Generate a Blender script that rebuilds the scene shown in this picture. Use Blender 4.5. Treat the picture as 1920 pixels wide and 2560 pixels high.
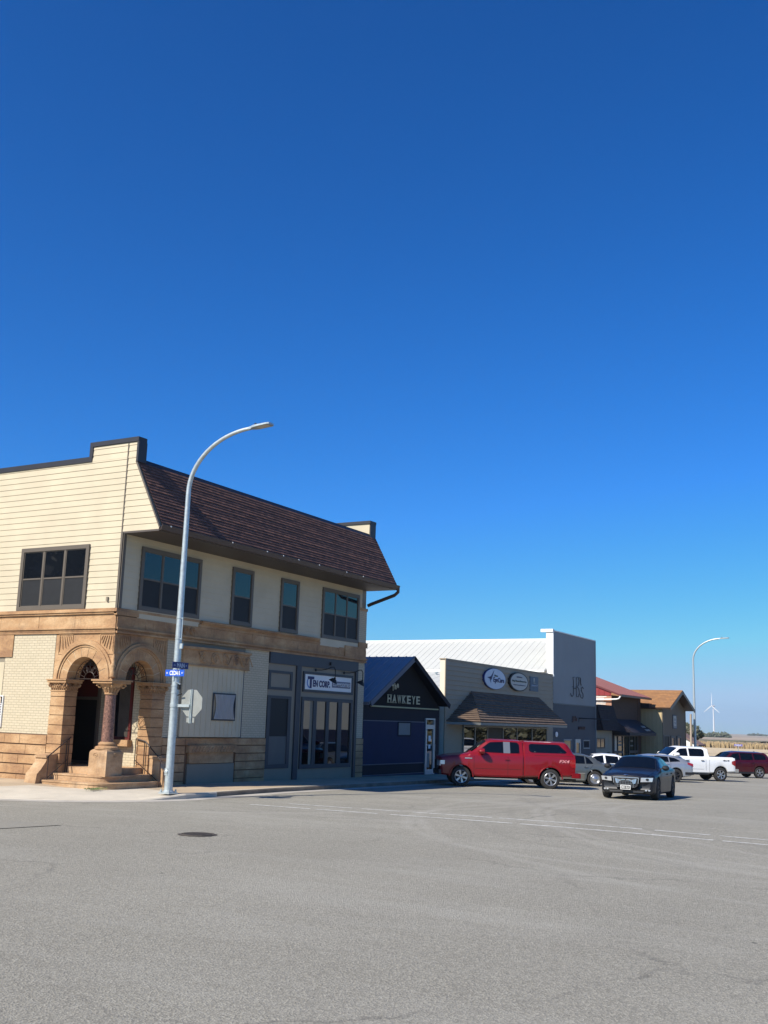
import bpy, bmesh, math, random
from mathutils import Vector, Matrix, noise
random.seed(11)
for o in list(bpy.data.objects): bpy.data.objects.remove(o)
scn = bpy.context.scene
col = scn.collection
R = math.radians

# ------------------------------------------------------------ camera, sky, sun, exposure
EYE = 2.4
pitch, roll, yaw = R(11.18), R(1.78), R(29.78)
fh = Vector((math.cos(yaw), math.sin(yaw), 0)); rt = Vector((math.sin(yaw), -math.cos(yaw), 0)); upv = Vector((0, 0, 1))
fwd = fh*math.cos(pitch) + upv*math.sin(pitch); up0 = -fh*math.sin(pitch) + upv*math.cos(pitch)
cr = rt*math.cos(roll) + up0*math.sin(roll); cu = -rt*math.sin(roll) + up0*math.cos(roll)
cd = bpy.data.cameras.new('camera'); cam = bpy.data.objects.new('camera', cd); col.objects.link(cam)
cam.matrix_world = Matrix(((cr.x, cu.x, -fwd.x, 0), (cr.y, cu.y, -fwd.y, 0), (cr.z, cu.z, -fwd.z, EYE), (0, 0, 0, 1)))
cd.sensor_fit = 'VERTICAL'; cd.sensor_height = 36; cd.sensor_width = 27; cd.lens = 36*2650/2560
cd.clip_start = 0.1; cd.clip_end = 30000
scn.camera = cam
scn.render.resolution_x = 768; scn.render.resolution_y = 1024
SUNV = Vector((-1.06, .40, 1.0)).normalized()
w = bpy.data.worlds.new('World'); scn.world = w; w.use_nodes = True
nt = w.node_tree; bg = nt.nodes['Background']
sky = nt.nodes.new('ShaderNodeTexSky'); sky.sky_type = 'NISHITA'; sky.sun_disc = False
sky.sun_elevation = math.asin(SUNV.z); sky.sun_rotation = math.atan2(SUNV.x, SUNV.y)
sky.altitude = 350; sky.air_density = 1.0; sky.dust_density = 0.35; sky.ozone_density = 3.2
sp0 = nt.nodes.new('ShaderNodeSeparateColor'); cb0 = nt.nodes.new('ShaderNodeCombineColor'); nt.links.new(sky.outputs[0], sp0.inputs[0])
for i, (k_, g_) in enumerate(((.77, 2.0), (.86, 1.24), (1.42, 1.16))):      # deeper, more saturated clear autumn sky
    p0 = nt.nodes.new('ShaderNodeMath'); p0.operation = 'MULTIPLY'; p0.inputs[1].default_value = .09
    p1 = nt.nodes.new('ShaderNodeMath'); p1.operation = 'POWER'; p1.inputs[1].default_value = g_
    p2 = nt.nodes.new('ShaderNodeMath'); p2.operation = 'MULTIPLY'; p2.inputs[1].default_value = k_/.09
    nt.links.new(sp0.outputs[i], p0.inputs[0]); nt.links.new(p0.outputs[0], p1.inputs[0]); nt.links.new(p1.outputs[0], p2.inputs[0])
    p3 = nt.nodes.new('ShaderNodeMath'); p3.operation = 'MINIMUM'; p3.inputs[1].default_value = (.30, .47, .68)[i]/.09; nt.links.new(p2.outputs[0], p3.inputs[0]); nt.links.new(p3.outputs[0], cb0.inputs[i])
nt.links.new(cb0.outputs[0], bg.inputs[0]); bg.inputs[1].default_value = 0.09
sl = bpy.data.lights.new('sun', 'SUN'); sl.energy = 5.0; sl.angle = R(.53); sl.color = (1.0, .93, .815)
so = bpy.data.objects.new('sun', sl); col.objects.link(so); so.rotation_euler = SUNV.to_track_quat('Z', 'Y').to_euler()
scn.view_settings.view_transform = 'Standard'; scn.view_settings.look = 'None'
scn.view_settings.exposure = 0.45; scn.view_settings.gamma = 1

# ------------------------------------------------------------ materials
def nm(name):
    m = bpy.data.materials.new(name); m.use_nodes = True
    t = m.node_tree; return m, t, t.nodes['Principled BSDF']
def N(t, kind, **kw):
    n = t.nodes.new(kind)
    for k, v in kw.items():
        if k in n.inputs: n.inputs[k].default_value = v
        else: setattr(n, k, v)
    return n
def ramp(t, fac, stops):
    r = t.nodes.new('ShaderNodeValToRGB'); el = r.color_ramp.elements
    while len(el) < len(stops): el.new(.5)
    for e, (p, c) in zip(el, stops):
        e.position = p; e.color = (c, c, c, 1) if not hasattr(c, '__len__') else (*c, 1)
    t.links.new(fac, r.inputs[0]); return r.outputs[0]
def mixc(t, fac, a, b, mode='MIX'):
    m = t.nodes.new('ShaderNodeMix'); m.data_type = 'RGBA'; m.blend_type = mode
    for i, v in ((0, fac), (6, a), (7, b)):
        if hasattr(v, 'is_linked'): t.links.new(v, m.inputs[i])
        elif i == 0: m.inputs[0].default_value = v
        else: m.inputs[i].default_value = (*v, 1)
    return m.outputs[2]
def math_(t, op, a, b=None, c=None):
    m = t.nodes.new('ShaderNodeMath'); m.operation = op
    for i, v in enumerate((a, b, c)):
        if v is None: continue
        if hasattr(v, 'is_linked'): t.links.new(v, m.inputs[i])
        else: m.inputs[i].default_value = v
    return m.outputs[0]
def pos(t): return t.nodes.new('ShaderNodeNewGeometry').outputs['Position']
def noi(t, vec, scale, detail=4, rough=.55, out='Fac'):
    n = N(t, 'ShaderNodeTexNoise'); n.inputs['Scale'].default_value = scale; n.inputs['Detail'].default_value = detail
    n.inputs['Roughness'].default_value = rough; t.links.new(vec, n.inputs['Vector']); return n.outputs[out]
def scaled(t, vec, s):
    m = t.nodes.new('ShaderNodeMapping'); m.inputs['Scale'].default_value = s; t.links.new(vec, m.inputs['Vector']); return m.outputs[0]
def bumpn(t, p, h, strength, dist):
    b = t.nodes.new('ShaderNodeBump'); b.inputs['Strength'].default_value = strength; b.inputs['Distance'].default_value = dist
    t.links.new(h, b.inputs['Height']); t.links.new(b.outputs[0], p.inputs['Normal'])
def M(name, c, rough=.7, metal=0, var=.1, scale=2.0, bump=0, bscale=60, ior=1.45, stretch=None, dirt=0, coat=0, obj=False):
    m, t, p = nm(name)
    p.inputs['Roughness'].default_value = rough; p.inputs['Metallic'].default_value = metal; p.inputs['IOR'].default_value = ior
    p.inputs['Coat Weight'].default_value = coat; p.inputs['Coat Roughness'].default_value = .03
    v = N(t, 'ShaderNodeTexCoord').outputs['Object'] if obj else pos(t)
    if stretch: v = scaled(t, v, stretch)
    if var:
        f = noi(t, v, scale, 6)
        hi = tuple(min(1, x*(1+var)) for x in c); lo = tuple(x*(1-var) for x in c)
        o = mixc(t, ramp(t, f, ((.3, 0), (.7, 1))), lo, hi)
        if dirt:
            g = noi(t, v, scale*.35, 8, .7)
            o = mixc(t, ramp(t, g, ((.5, 0), (.75, dirt))), o, tuple(x*.45 for x in c))
        t.links.new(o, p.inputs['Base Color'])
    else: p.inputs['Base Color'].default_value = (*c, 1)
    if bump:
        bumpn(t, p, noi(t, v, bscale, 6, .65), bump, .02)
    return m
def brickM(name, axis, c1, c2, mort, bw, bh, ms=.012, bump=.6, rough=.8, offs=.5, z0=0, dim=.7):
    m, t, p = nm(name); p.inputs['Roughness'].default_value = rough
    g = pos(t); s = t.nodes.new('ShaderNodeSeparateXYZ'); t.links.new(g, s.inputs[0])
    cb = t.nodes.new('ShaderNodeCombineXYZ'); t.links.new(s.outputs['X' if axis == 'S' else 'Y'], cb.inputs[0]); t.links.new(math_(t, 'SUBTRACT', s.outputs['Z'], z0), cb.inputs[1])
    b = t.nodes.new('ShaderNodeTexBrick'); t.links.new(cb.outputs[0], b.inputs['Vector'])
    b.inputs['Color1'].default_value = (*c1, 1); b.inputs['Color2'].default_value = (*c2, 1); b.inputs['Mortar'].default_value = (*mort, 1)
    b.inputs['Scale'].default_value = 1; b.inputs['Mortar Size'].default_value = ms; b.inputs['Mortar Smooth'].default_value = .2
    b.inputs['Brick Width'].default_value = bw; b.inputs['Row Height'].default_value = bh; b.offset = offs
    f = noi(t, g, 1.3, 6)
    o = mixc(t, ramp(t, f, ((.3, .0), (.75, .22))), b.outputs['Color'], tuple(x*.7 for x in c1))
    t.links.new(o, p.inputs['Base Color'])
    inv = math_(t, 'SUBTRACT', 1, b.outputs['Fac'])
    h = math_(t, 'ADD', inv, math_(t, 'MULTIPLY', noi(t, g, 40, 4), .4))
    bumpn(t, p, h, bump, .01)
    return m
def stoneM(name, base, hi, lo, sc=1.0):
    m, t, p = nm(name); p.inputs['Roughness'].default_value = .85
    g = pos(t)
    a = ramp(t, noi(t, scaled(t, g, (1, 1, 2.2)), .9*sc, 7, .6), ((.33, lo), (.5, base), (.68, hi)))
    o = mixc(t, ramp(t, noi(t, g, 14, 5, .7), ((.45, 0), (.8, .35))), a, tuple(x*.55 for x in lo))
    o = mixc(t, ramp(t, noi(t, scaled(t, g, (1.2, 1.2, .5)), 1.7, 8, .75), ((.54, 0), (.72, .62))), o, (.15, .095, .065))
    t.links.new(o, p.inputs['Base Color'])
    bumpn(t, p, noi(t, g, 9, 8, .7), .55, .05)
    return m
K = {}
K['cream'] = M('cream_paint', (.55, .475, .335), .55, var=.07, scale=1.1, bump=.05, bscale=30)
K['cream_dark'] = M('beige_paint', (.25, .215, .16), .6, var=.05, scale=1.5)
K['taupe'] = M('taupe_trim', (.12, .10, .078), .5, var=.05)
K['slate'] = M('slate_blue_trim', (.042, .045, .055), .5, var=.08)
K['cap'] = M('black_metal_flashing', (.028, .027, .032), .45, var=.1)
K['gutter'] = M('dark_brown_gutter', (.075, .05, .04), .4, var=.05)
K['soffit'] = M('dark_soffit', (.085, .07, .06), .6, var=.05)
K['brickL'] = brickM('cream_brick_side', 'L', (.56, .485, .345), (.52, .45, .315), (.34, .29, .20), .235, .083, .008, .5)
K['brickS'] = brickM('cream_brick_front', 'S', (.56, .485, .345), (.52, .45, .315), (.34, .29, .20), .235, .083, .008, .5)
K['stone'] = stoneM('sandstone', (.43, .255, .125), (.56, .37, .20), (.30, .165, .085))
K['stone_ash'] = stoneM('sandstone_steps', (.46, .29, .155), (.56, .39, .235), (.34, .21, .115), 1.5)
K['mortar'] = M('pale_mortar', (.62, .52, .36), .9, var=.1)
K['joint'] = M('deep_joint', (.16, .09, .05), .9, var=.1)
K['granite'] = M('red_granite', (.20, .105, .075), .4, var=.75, scale=22)
K['iron'] = M('wrought_iron', (.035, .022, .018), .5, var=.3, scale=10)
K['glass'] = M('dark_glass', (.006, .008, .012), .03, var=0, ior=1.55)
K['glass_up'] = M('upper_sash_glass', (.010, .018, .028), .03, var=0, ior=1.6)
K['screen'] = M('insect_screen', (.009, .010, .012), .6, var=.25, scale=4)
K['shopglass'] = M('shop_glass', (.004, .004, .005), .015, var=0, ior=2.3)
K['black'] = M('near_black', (.008, .008, .009), .6, var=0)
K['galv'] = M('galvanised_steel', (.50, .55, .55), .42, metal=.55, var=.14, scale=9)
K['white'] = M('white_paint', (.80, .80, .78), .5, var=.03)
K['sign_back'] = M('bare_aluminium', (.30, .31, .29), .5, metal=.3, var=.08, scale=5)
K['blue_sign'] = M('blue_sign_sheet', (.012, .09, .52), .4, var=0)
K['navy_sign'] = M('navy_sign_sheet', (.008, .02, .14), .4, var=0)
K['red_tile'] = M('red_tactile_paving', (.36, .10, .09), .8, var=.15, bump=.3)
K['curtain'] = M('grey_curtain', (.42, .43, .43), .8, var=.1, scale=20, stretch=(1, 1, .1))
def shingleM(name, axis, c1, c2, bw=.3, bh=.14):
    m = brickM(name, axis, c1, c2, tuple(x*.35 for x in c1), bw, bh, .006, .5, .9)
    return m
K['shingle'] = brickM('brown_shingles', 'S', (.215, .098, .066), (.085, .042, .033), (.030, .018, .015), .21, .1097, .007, .5, .9, z0=8.166)
K['shingle_tan'] = shingleM('tan_shingles', 'S', (.30, .20, .13), (.22, .15, .10))
K['shingle_dark'] = shingleM('dark_shingles', 'S', (.035, .028, .03), (.02, .017, .02))
K['shingle_rust'] = brickM('rust_shingles', 'L', (.42, .22, .09), (.32, .17, .08), (.14, .08, .04), .3, .12, .006, .4, .9)

def pal(n): return K[n]

# ------------------------------------------------------------ mesh building
org = {}
class MB:
    def __init__(s): s.v = []; s.f = []; s.m = []; s.sm = []; s.cur = 0; s.smooth = False
    def add(s, vs, fs):
        b = len(s.v); s.v += [tuple(v) for v in vs]
        for f in fs: s.f.append([b+i for i in f]); s.m.append(s.cur); s.sm.append(s.smooth)
    def poly(s, vs): s.add(vs, [list(range(len(vs)))])
    def box(s, x0, x1, y0, y1, z0, z1):
        x0, x1 = min(x0, x1), max(x0, x1); y0, y1 = min(y0, y1), max(y0, y1); z0, z1 = min(z0, z1), max(z0, z1)
        s.add([(x0,y0,z0),(x1,y0,z0),(x1,y1,z0),(x0,y1,z0),(x0,y0,z1),(x1,y0,z1),(x1,y1,z1),(x0,y1,z1)],
              [(0,3,2,1),(4,5,6,7),(0,1,5,4),(1,2,6,5),(2,3,7,6),(3,0,4,7)])
    def prism(s, base, d):            # base polygon (3D points), extruded by vector d
        n = len(base); d = Vector(d); vs = [Vector(p) for p in base]
        s.add(vs + [v+d for v in vs], [list(range(n))[::-1], list(range(n, 2*n))] + [(i, (i+1) % n, n+(i+1) % n, n+i) for i in range(n)])
    def tube(s, pts, r, n=8, caps=True):
        pts = [Vector(p) for p in pts]; rs = r if hasattr(r, '__len__') else [r]*len(pts)
        vs = []; up = None
        for i, p in enumerate(pts):
            a = pts[max(i-1, 0)]; b = pts[min(i+1, len(pts)-1)]; d = (b-a).normalized()
            if up is None: up = Vector((0, 0, 1)) if abs(d.z) < .9 else Vector((1, 0, 0))
            u = (up - d*up.dot(d)).normalized(); up = u; w_ = d.cross(u)
            for k in range(n):
                t = 2*math.pi*k/n; vs.append(p + (u*math.cos(t)+w_*math.sin(t))*rs[i])
        fs = [(i*n+k, i*n+(k+1) % n, (i+1)*n+(k+1) % n, (i+1)*n+k) for i in range(len(pts)-1) for k in range(n)]
        o = s.smooth; s.smooth = True; s.add(vs, fs); s.smooth = o
        if caps:
            s.add(vs[:n], [list(range(n))[::-1]]); s.add(vs[-n:], [list(range(n))])
    def lathe(s, c, prof, n=24, axis='Z', cap=True):
        c = Vector(c); vs = []
        for r, h in prof:
            for k in range(n):
                t = 2*math.pi*k/n; a, b = r*math.cos(t), r*math.sin(t)
                vs.append(c + (Vector((a, b, h)) if axis == 'Z' else Vector((a, h, b)) if axis == 'Y' else Vector((h, a, b))))
        o = s.smooth; s.smooth = True
        s.add(vs, [(i*n+k, i*n+(k+1) % n, (i+1)*n+(k+1) % n, (i+1)*n+k) for i in range(len(prof)-1) for k in range(n)]); s.smooth = o
        for i in (0, len(prof)-1) if cap else ():
            if prof[i][0] > 1e-4: s.add(vs[i*n:(i+1)*n], [list(range(n))])
    def grid(s, rows):
        nr, nc = len(rows), len(rows[0])
        s.add([p for r in rows for p in r], [(i*nc+j, i*nc+j+1, (i+1)*nc+j+1, (i+1)*nc+j) for i in range(nr-1) for j in range(nc-1)])
    def build(s, name, mats, parent=None, fix=True, sharp=40):
        me = bpy.data.meshes.new(name)
        o0 = org.get(parent.name, Vector()) if parent else Vector()
        me.from_pydata([tuple(Vector(v)-o0) for v in s.v], [], s.f)
        if not hasattr(mats, '__len__'): mats = [mats]
        for m in mats: me.materials.append(m)
        me.polygons.foreach_set('material_index', s.m); me.polygons.foreach_set('use_smooth', s.sm)
        if fix:
            b = bmesh.new(); b.from_mesh(me); bmesh.ops.recalc_face_normals(b, faces=b.faces); b.to_mesh(me); b.free()
        me.update()
        if any(s.sm): me.set_sharp_from_angle(angle=R(sharp))
        o = bpy.data.objects.new(name, me); col.objects.link(o)
        if parent: o.parent = parent; org[o.name] = o0
        else: org[o.name] = Vector()
        return o
def thing(name, loc, label, cat, group=None, rz=0):
    o = bpy.data.objects.new(name, None); col.objects.link(o); o.location = loc; o.rotation_euler = (0, 0, rz)
    o.empty_display_size = .3
    o['label'] = label; o['category'] = cat
    if group: o['group'] = group
    org[o.name] = Vector(loc) if rz == 0 else Vector()
    return o
def tag(o, label, cat, group=None):
    o['label'] = label; o['category'] = cat
    if group: o['group'] = group
    return o
def struct(o): o['kind'] = 'structure'; return o
class Pl:
    """facade plane: S = street front (faces -Y, s is X), L = side (faces -X, s is Y)"""
    def __init__(s, ax, off): s.ax = ax; s.off = off
    def w(s, a, z, o): return Vector((a, s.off-o, z)) if s.ax == 'S' else Vector((s.off-o, a, z))
    def box(s, mb, a0, a1, z0, z1, o0, o1):
        p, q = s.w(a0, z0, o0), s.w(a1, z1, o1); mb.box(p.x, q.x, p.y, q.y, p.z, q.z)
    def rect(s, mb, a0, a1, z0, z1, o):
        mb.poly([s.w(a0, z0, o), s.w(a1, z0, o), s.w(a1, z1, o), s.w(a0, z1, o)])
    def frame(s, mb, a0, a1, z0, z1, t, o0, o1, tb=None, tt=None):
        tb = t if tb is None else tb; tt = t if tt is None else tt
        s.box(mb, a0, a0+t, z0+tb, z1-tt, o0, o1); s.box(mb, a1-t, a1, z0+tb, z1-tt, o0, o1)
        s.box(mb, a0, a1, z0, z0+tb, o0, o1); s.box(mb, a0, a1, z1-tt, z1, o0, o1)
    def ring(s, mb, ca, cz, r0, r1, t0, t1, o0, o1, n=10):
        vs = []
        for i in range(n+1):
            t = t0+(t1-t0)*i/n
            for r in (r0, r1):
                for o in (o0, o1): vs.append(s.w(ca+r*math.cos(t), cz+r*math.sin(t), o))
        fs = []
        for i in range(n):
            a = 4*i; b = a+4
            fs += [(a, b, b+1, a+1), (a+2, a+3, b+3, b+2), (a, a+2, b+2, b), (a+1, b+1, b+3, a+3)]
        fs += [(0, 1, 3, 2), (4*n, 4*n+2, 4*n+3, 4*n+1)]
        mb.add(vs, fs)
    def spandrel(s, mb, ca, cz, r, a0, a1, z1, o0, o1, n=24):
        """block a0..a1, cz..z1 with a half round hole of radius r"""
        arc = [(ca-r*math.cos(math.pi*i/n), cz+r*math.sin(math.pi*i/n)) for i in range(n+1)]
        for o in (o0, o1):
            for i in range(n):
                (p0, q0), (p1, q1) = arc[i], arc[i+1]
                mb.poly([s.w(p0, q0, o), s.w(p1, q1, o), s.w(p1, z1, o), s.w(p0, z1, o)])
            s.rect(mb, a0, ca-r, cz, z1, o); s.rect(mb, ca+r, a1, cz, z1, o)
        for i in range(n):
            (p0, q0), (p1, q1) = arc[i], arc[i+1]
            mb.poly([s.w(p0, q0, o0), s.w(p1, q1, o0), s.w(p1, q1, o1), s.w(p0, q0, o1)])
        for a in (a0, a1): mb.poly([s.w(a, cz, o0), s.w(a, z1, o0), s.w(a, z1, o1), s.w(a, cz, o1)])
        mb.poly([s.w(a0, z1, o0), s.w(a1, z1, o0), s.w(a1, z1, o1), s.w(a0, z1, o1)])
        mb.poly([s.w(a0, cz, o0), s.w(ca-r, cz, o0), s.w(ca-r, cz, o1), s.w(a0, cz, o1)])
        mb.poly([s.w(a1, cz, o0), s.w(ca+r, cz, o0), s.w(ca+r, cz, o1), s.w(a1, cz, o1)])
def clip(poly, v0, v1):
    def half(pl, f):
        out = []
        for i in range(len(pl)):
            a, b = pl[i], pl[(i+1) % len(pl)]; fa, fb = f(a), f(b)
            if fa >= 0: out.append(a)
            if (fa > 0 and fb < 0) or (fa < 0 and fb > 0):
                t = fa/(fa-fb); out.append((a[0]+(b[0]-a[0])*t, a[1]+(b[1]-a[1])*t))
        return out
    p = half(poly, lambda q: q[1]-v0)
    return half(p, lambda q: v1-q[1]) if p else p
def lap(mb, P0, U, V, Nn, poly, pitch, proud, base=.003, jit=0):
    """courses of overlapping boards or shingles on the plane P0 + u U + v V"""
    P0, U, V, Nn = Vector(P0), Vector(U), Vector(V), Vector(Nn)
    vmin = min(p[1] for p in poly); vmax = max(p[1] for p in poly); v = vmin
    while v < vmax-1e-4:
        v1 = min(v+pitch, vmax); c = clip(poly, v, v1)
        if len(c) >= 3:
            pr = proud*(1+random.uniform(-jit, jit))
            mb.poly([P0+U*a+V*b+Nn*(base+pr*(1-(b-v)/pitch)) for a, b in c])
            lo = [a for a, b in c if abs(b-v) < 1e-5]
            if lo:
                a0, a1 = min(lo), max(lo)
                mb.poly([P0+U*a0+V*v+Nn*(-.002), P0+U*a1+V*v+Nn*(-.002), P0+U*a1+V*v+Nn*(base+pr), P0+U*a0+V*v+Nn*(base+pr)])
        v += pitch
def siding(mb, pl, poly, pitch=.155, proud=.016, out=0):
    P0 = pl.w(0, 0, out); U = pl.w(1, 0, out)-P0; lap(mb, P0, U, (0, 0, 1), pl.w(0, 0, 1)-pl.w(0, 0, 0), poly, pitch, proud)
def ribs(mb, P0, U, V, Nn, w_, h, pitch, rw=.03, rh=.025):
    P0, U, V, Nn = Vector(P0), Vector(U), Vector(V), Vector(Nn)
    n = int(w_/pitch)
    for i in range(n+1):
        a = i*pitch
        if a+rw > w_: break
        q = [P0+U*a, P0+U*(a+rw*.3)+Nn*rh, P0+U*(a+rw*.7)+Nn*rh, P0+U*(a+rw)]
        q = [p-Nn*.001 for p in q]
        mb.prism(q, V*h)
def window(parent, pl, a0, a1, z0, z1, cols=1, double=True, mats=None, t=.13, mull=.07, name='window', label=None, split=.5):
    fr, up_, lo_ = mats or (K['taupe'], K['glass_up'], K['screen'])
    mb = MB(); pl.frame(mb, a0, a1, z0, z1, t, 0, .07)
    wi = (a1-a0-2*t-(cols-1)*mull)/cols; zm = z0+t+(z1-z0-2*t)*split
    for i in range(cols):
        b0 = a0+t+i*(wi+mull); b1 = b0+wi
        if i: pl.box(mb, b0-mull, b0, z0+t, z1-t, 0, .055)
        pl.frame(mb, b0, b1, z0+t, z1-t, .03, 0, .04)
        if double: pl.box(mb, b0+.03, b1-.03, zm-.025, zm+.025, 0, .048)
    o = mb.build(name, fr, parent)
    if label: o['label'] = label
    for i in range(cols):
        b0 = a0+t+i*(wi+mull)+.03; b1 = b0+wi-.06
        g = MB(); pl.rect(g, b0, b1, (zm+.025) if double else z0+t+.03, z1-t-.03, .034); g.build('pane', up_, o, fix=False)
        if double:
            g = MB(); pl.rect(g, b0, b1, z0+t+.03, zm-.025, .028); g.build('screen', lo_, o, fix=False)
    return o
def text(parent, name, body, org3, right, up, width, height, mat, thick=.01, bold=0, shear=0, mesh=None, space=1):
    """letters as a real mesh, fitted to width x height from the lower left corner org3"""
    cu_ = bpy.data.curves.new('t', 'FONT'); cu_.body = body; cu_.size = 1; cu_.extrude = .5; cu_.offset = bold; cu_.shear = shear; cu_.space_character = space
    cu_.resolution_u = 4
    to = bpy.data.objects.new('t', cu_); col.objects.link(to)
    bpy.context.view_layer.update()
    me = bpy.data.meshes.new_from_object(to.evaluated_get(bpy.context.evaluated_depsgraph_get()))
    bpy.data.objects.remove(to); bpy.data.curves.remove(cu_)
    xs = [v.co.x for v in me.vertices]; ys = [v.co.y for v in me.vertices]
    x0, x1, y0, y1 = min(xs), max(xs), min(ys), max(ys)
    right, up = Vector(right).normalized(), Vector(up).normalized(); nn = right.cross(up)
    o0 = org.get(parent.name, Vector()) if parent else Vector()
    for v in me.vertices:
        c = v.co
        v.co = Vector(org3)-o0 + right*((c.x-x0)/(x1-x0)*width) + up*((c.y-y0)/(y1-y0)*height) + nn*(c.z+.5)*thick
    me.name = name; me.materials.clear(); me.materials.append(mat)
    o = bpy.data.objects.new(name, me); col.objects.link(o)
    if parent: o.parent = parent
    return o
def join_parts(obs, name):
    """merge several small meshes of one part into one mesh"""
    b = bmesh.new(); mats = []
    for o in obs:
        n0 = len(b.faces); b.from_mesh(o.data); b.faces.ensure_lookup_table()
        mm = o.data.materials[0]
        if mm not in mats: mats.append(mm)
        for f in b.faces[n0:]: f.material_index = mats.index(mm)
    me = bpy.data.meshes.new(name); b.to_mesh(me); b.free()
    for m in mats: me.materials.append(m)
    r = bpy.data.objects.new(name, me); col.objects.link(r); r.parent = obs[0].parent
    for o in obs: bpy.data.objects.remove(o)
    return r
def copy_tree(o, parent=None):
    c = o.copy(); col.objects.link(c); c.parent = parent
    for ch in o.children: copy_tree(ch, c)
    return c
def sm(a, b, x):
    t = max(0., min(1., (x-a)/(b-a))); return t*t*(3-2*t)
def spiral(pl, ca, cz, r, turns, o, dirn=1, a0=0, n=26):
    return [pl.w(ca+dirn*r*(1-i/n*.92)*math.cos(a0+turns*2*math.pi*i/n), cz+r*(1-i/n*.92)*math.sin(a0+turns*2*math.pi*i/n), o) for i in range(n+1)]

# ------------------------------------------------------------ ground
PROF = [(-400, 0), (30, 0), (45, -.135), (65, -.45), (100, -1.0), (170, -1.7), (300, -3.0), (470, -4.0), (1000, -4.6), (3000, -5.8), (12000, -9)]
def gz(x, y):
    for (a, za), (b, zb) in zip(PROF, PROF[1:]):
        if x <= b: z = za+(zb-za)*(max(x, a)-a)/(b-a); break
    else: z = PROF[-1][1]
    z += .10*math.exp(-((y-9.5)/6)**2)*sm(17, 31, x)*(1-.8*sm(36, 45, x))
    z += .12*sm(23.6, 27.5, y)*(1-sm(24.5, 27, x))
    return z
def asphaltM():
    m, t, p = nm('worn_asphalt'); p.inputs['Roughness'].default_value = .88
    g = pos(t); big = noi(t, g, .16, 6, .6); mid = noi(t, g, 1.1, 6, .65)
    base = mixc(t, ramp(t, big, ((.34, 0), (.66, 1))), (.262, .244, .193), (.355, .334, .272))
    base = mixc(t, ramp(t, mid, ((.35, 0), (.7, .30))), base, (.23, .213, .17))
    sp = N(t, 'ShaderNodeTexVoronoi'); sp.inputs['Scale'].default_value = 46; t.links.new(g, sp.inputs['Vector'])
    cs = ramp(t, sp.outputs['Color'], ((.1, 0), (.9, 1)))
    base = mixc(t, .42, base, mixc(t, cs, (.15, .138, .105), (.56, .53, .44)))
    f2 = noi(t, g, 90, 3, .7)
    base = mixc(t, ramp(t, f2, ((.35, .3), (.6, 0))), base, (.06, .055, .05))
    f3 = noi(t, g, 13, 5, .75)
    base = mixc(t, ramp(t, f3, ((.42, .30), (.58, 0))), base, (.15, .143, .122))
    base = mixc(t, ramp(t, noi(t, scaled(t, g, (.5, .12, 1)), .8, 5, .7), ((.5, 0), (.7, .35))), base, (.40, .385, .335))
    # swept tyre tracks: rings round a turning centre
    s = t.nodes.new('ShaderNodeSeparateXYZ'); t.links.new(g, s.inputs[0])
    for cx_, cy_, r0, wd, am in ((27.6, 4.9, 8.7, .22, .16), (27.6, 4.9, 7.0, .16, .10), (31.7, -1.4, 15.8, .20, .15), (31.4, .3, 10.9, .16, .17), (33.0, -2.6, 14.5, .22, .17), (33.9, -3.0, 13.2, .2, .15), (33.9, -3, 15.9, .16, .10), (33.5, 26.5, 14.5, .3, .15), (42.0, -4.0, 19.5, .25, .10)):
        d = math_(t, 'SQRT', math_(t, 'ADD', math_(t, 'POWER', math_(t, 'SUBTRACT', s.outputs[0], cx_), 2), math_(t, 'POWER', math_(t, 'SUBTRACT', s.outputs[1], cy_), 2)))
        wob = math_(t, 'MULTIPLY', noi(t, g, .35, 3), .5)
        e = math_(t, 'ABSOLUTE', math_(t, 'SUBTRACT', math_(t, 'ADD', d, wob), r0+.25))
        k = math_(t, 'MULTIPLY', ramp(t, e, ((0, 1), (wd, 0))), math_(t, 'MULTIPLY', ramp(t, noi(t, g, .6, 4), ((.30, .25), (.55, 1))), am*1.7))
        base = mixc(t, k, base, (.42, .40, .35) if am > .13 else (.12, .112, .098))
    # long fine cracks
    vz = N(t, 'ShaderNodeTexVoronoi', feature='DISTANCE_TO_EDGE'); vz.inputs['Scale'].default_value = .13
    wv = t.nodes.new('ShaderNodeVectorMath'); wv.operation = 'ADD'
    nn_ = t.nodes.new('ShaderNodeVectorMath'); nn_.operation = 'SCALE'; nn_.inputs['Scale'].default_value = 1.6
    t.links.new(noi(t, g, .5, 6, .7, 'Color'), nn_.inputs[0]); t.links.new(g, wv.inputs[0]); t.links.new(nn_.outputs[0], wv.inputs[1]); t.links.new(wv.outputs[0], vz.inputs['Vector'])
    k = math_(t, 'MULTIPLY', ramp(t, vz.outputs['Distance'], ((0, 1), (.0055, 0))), ramp(t, noi(t, g, .3, 3), ((.44, 0), (.60, .5))))
    base = mixc(t, k, base, (.06, .055, .05))
    # small dark tar spots
    v3 = N(t, 'ShaderNodeTexVoronoi'); v3.inputs['Scale'].default_value = 1.05; t.links.new(g, v3.inputs['Vector'])
    sel = ramp(t, v3.outputs['Color'], ((.62, 0), (.66, 1)))
    k = math_(t, 'MULTIPLY', ramp(t, v3.outputs['Distance'], ((.030, 1), (.046, 0))), sel)
    base = mixc(t, math_(t, 'MULTIPLY', k, .75), base, (.035, .032, .03))
    t.links.new(base, p.inputs['Base Color'])
    bumpn(t, p, math_(t, 'ADD', sp.outputs['Distance'], noi(t, g, 140, 3)), .75, .012)
    return m
K['asphalt'] = asphaltM()
K['conc_old'] = M('old_pavement_concrete', (.44, .345, .235), .85, var=.16, scale=.8, bump=.25, bscale=45, dirt=.3)
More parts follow.
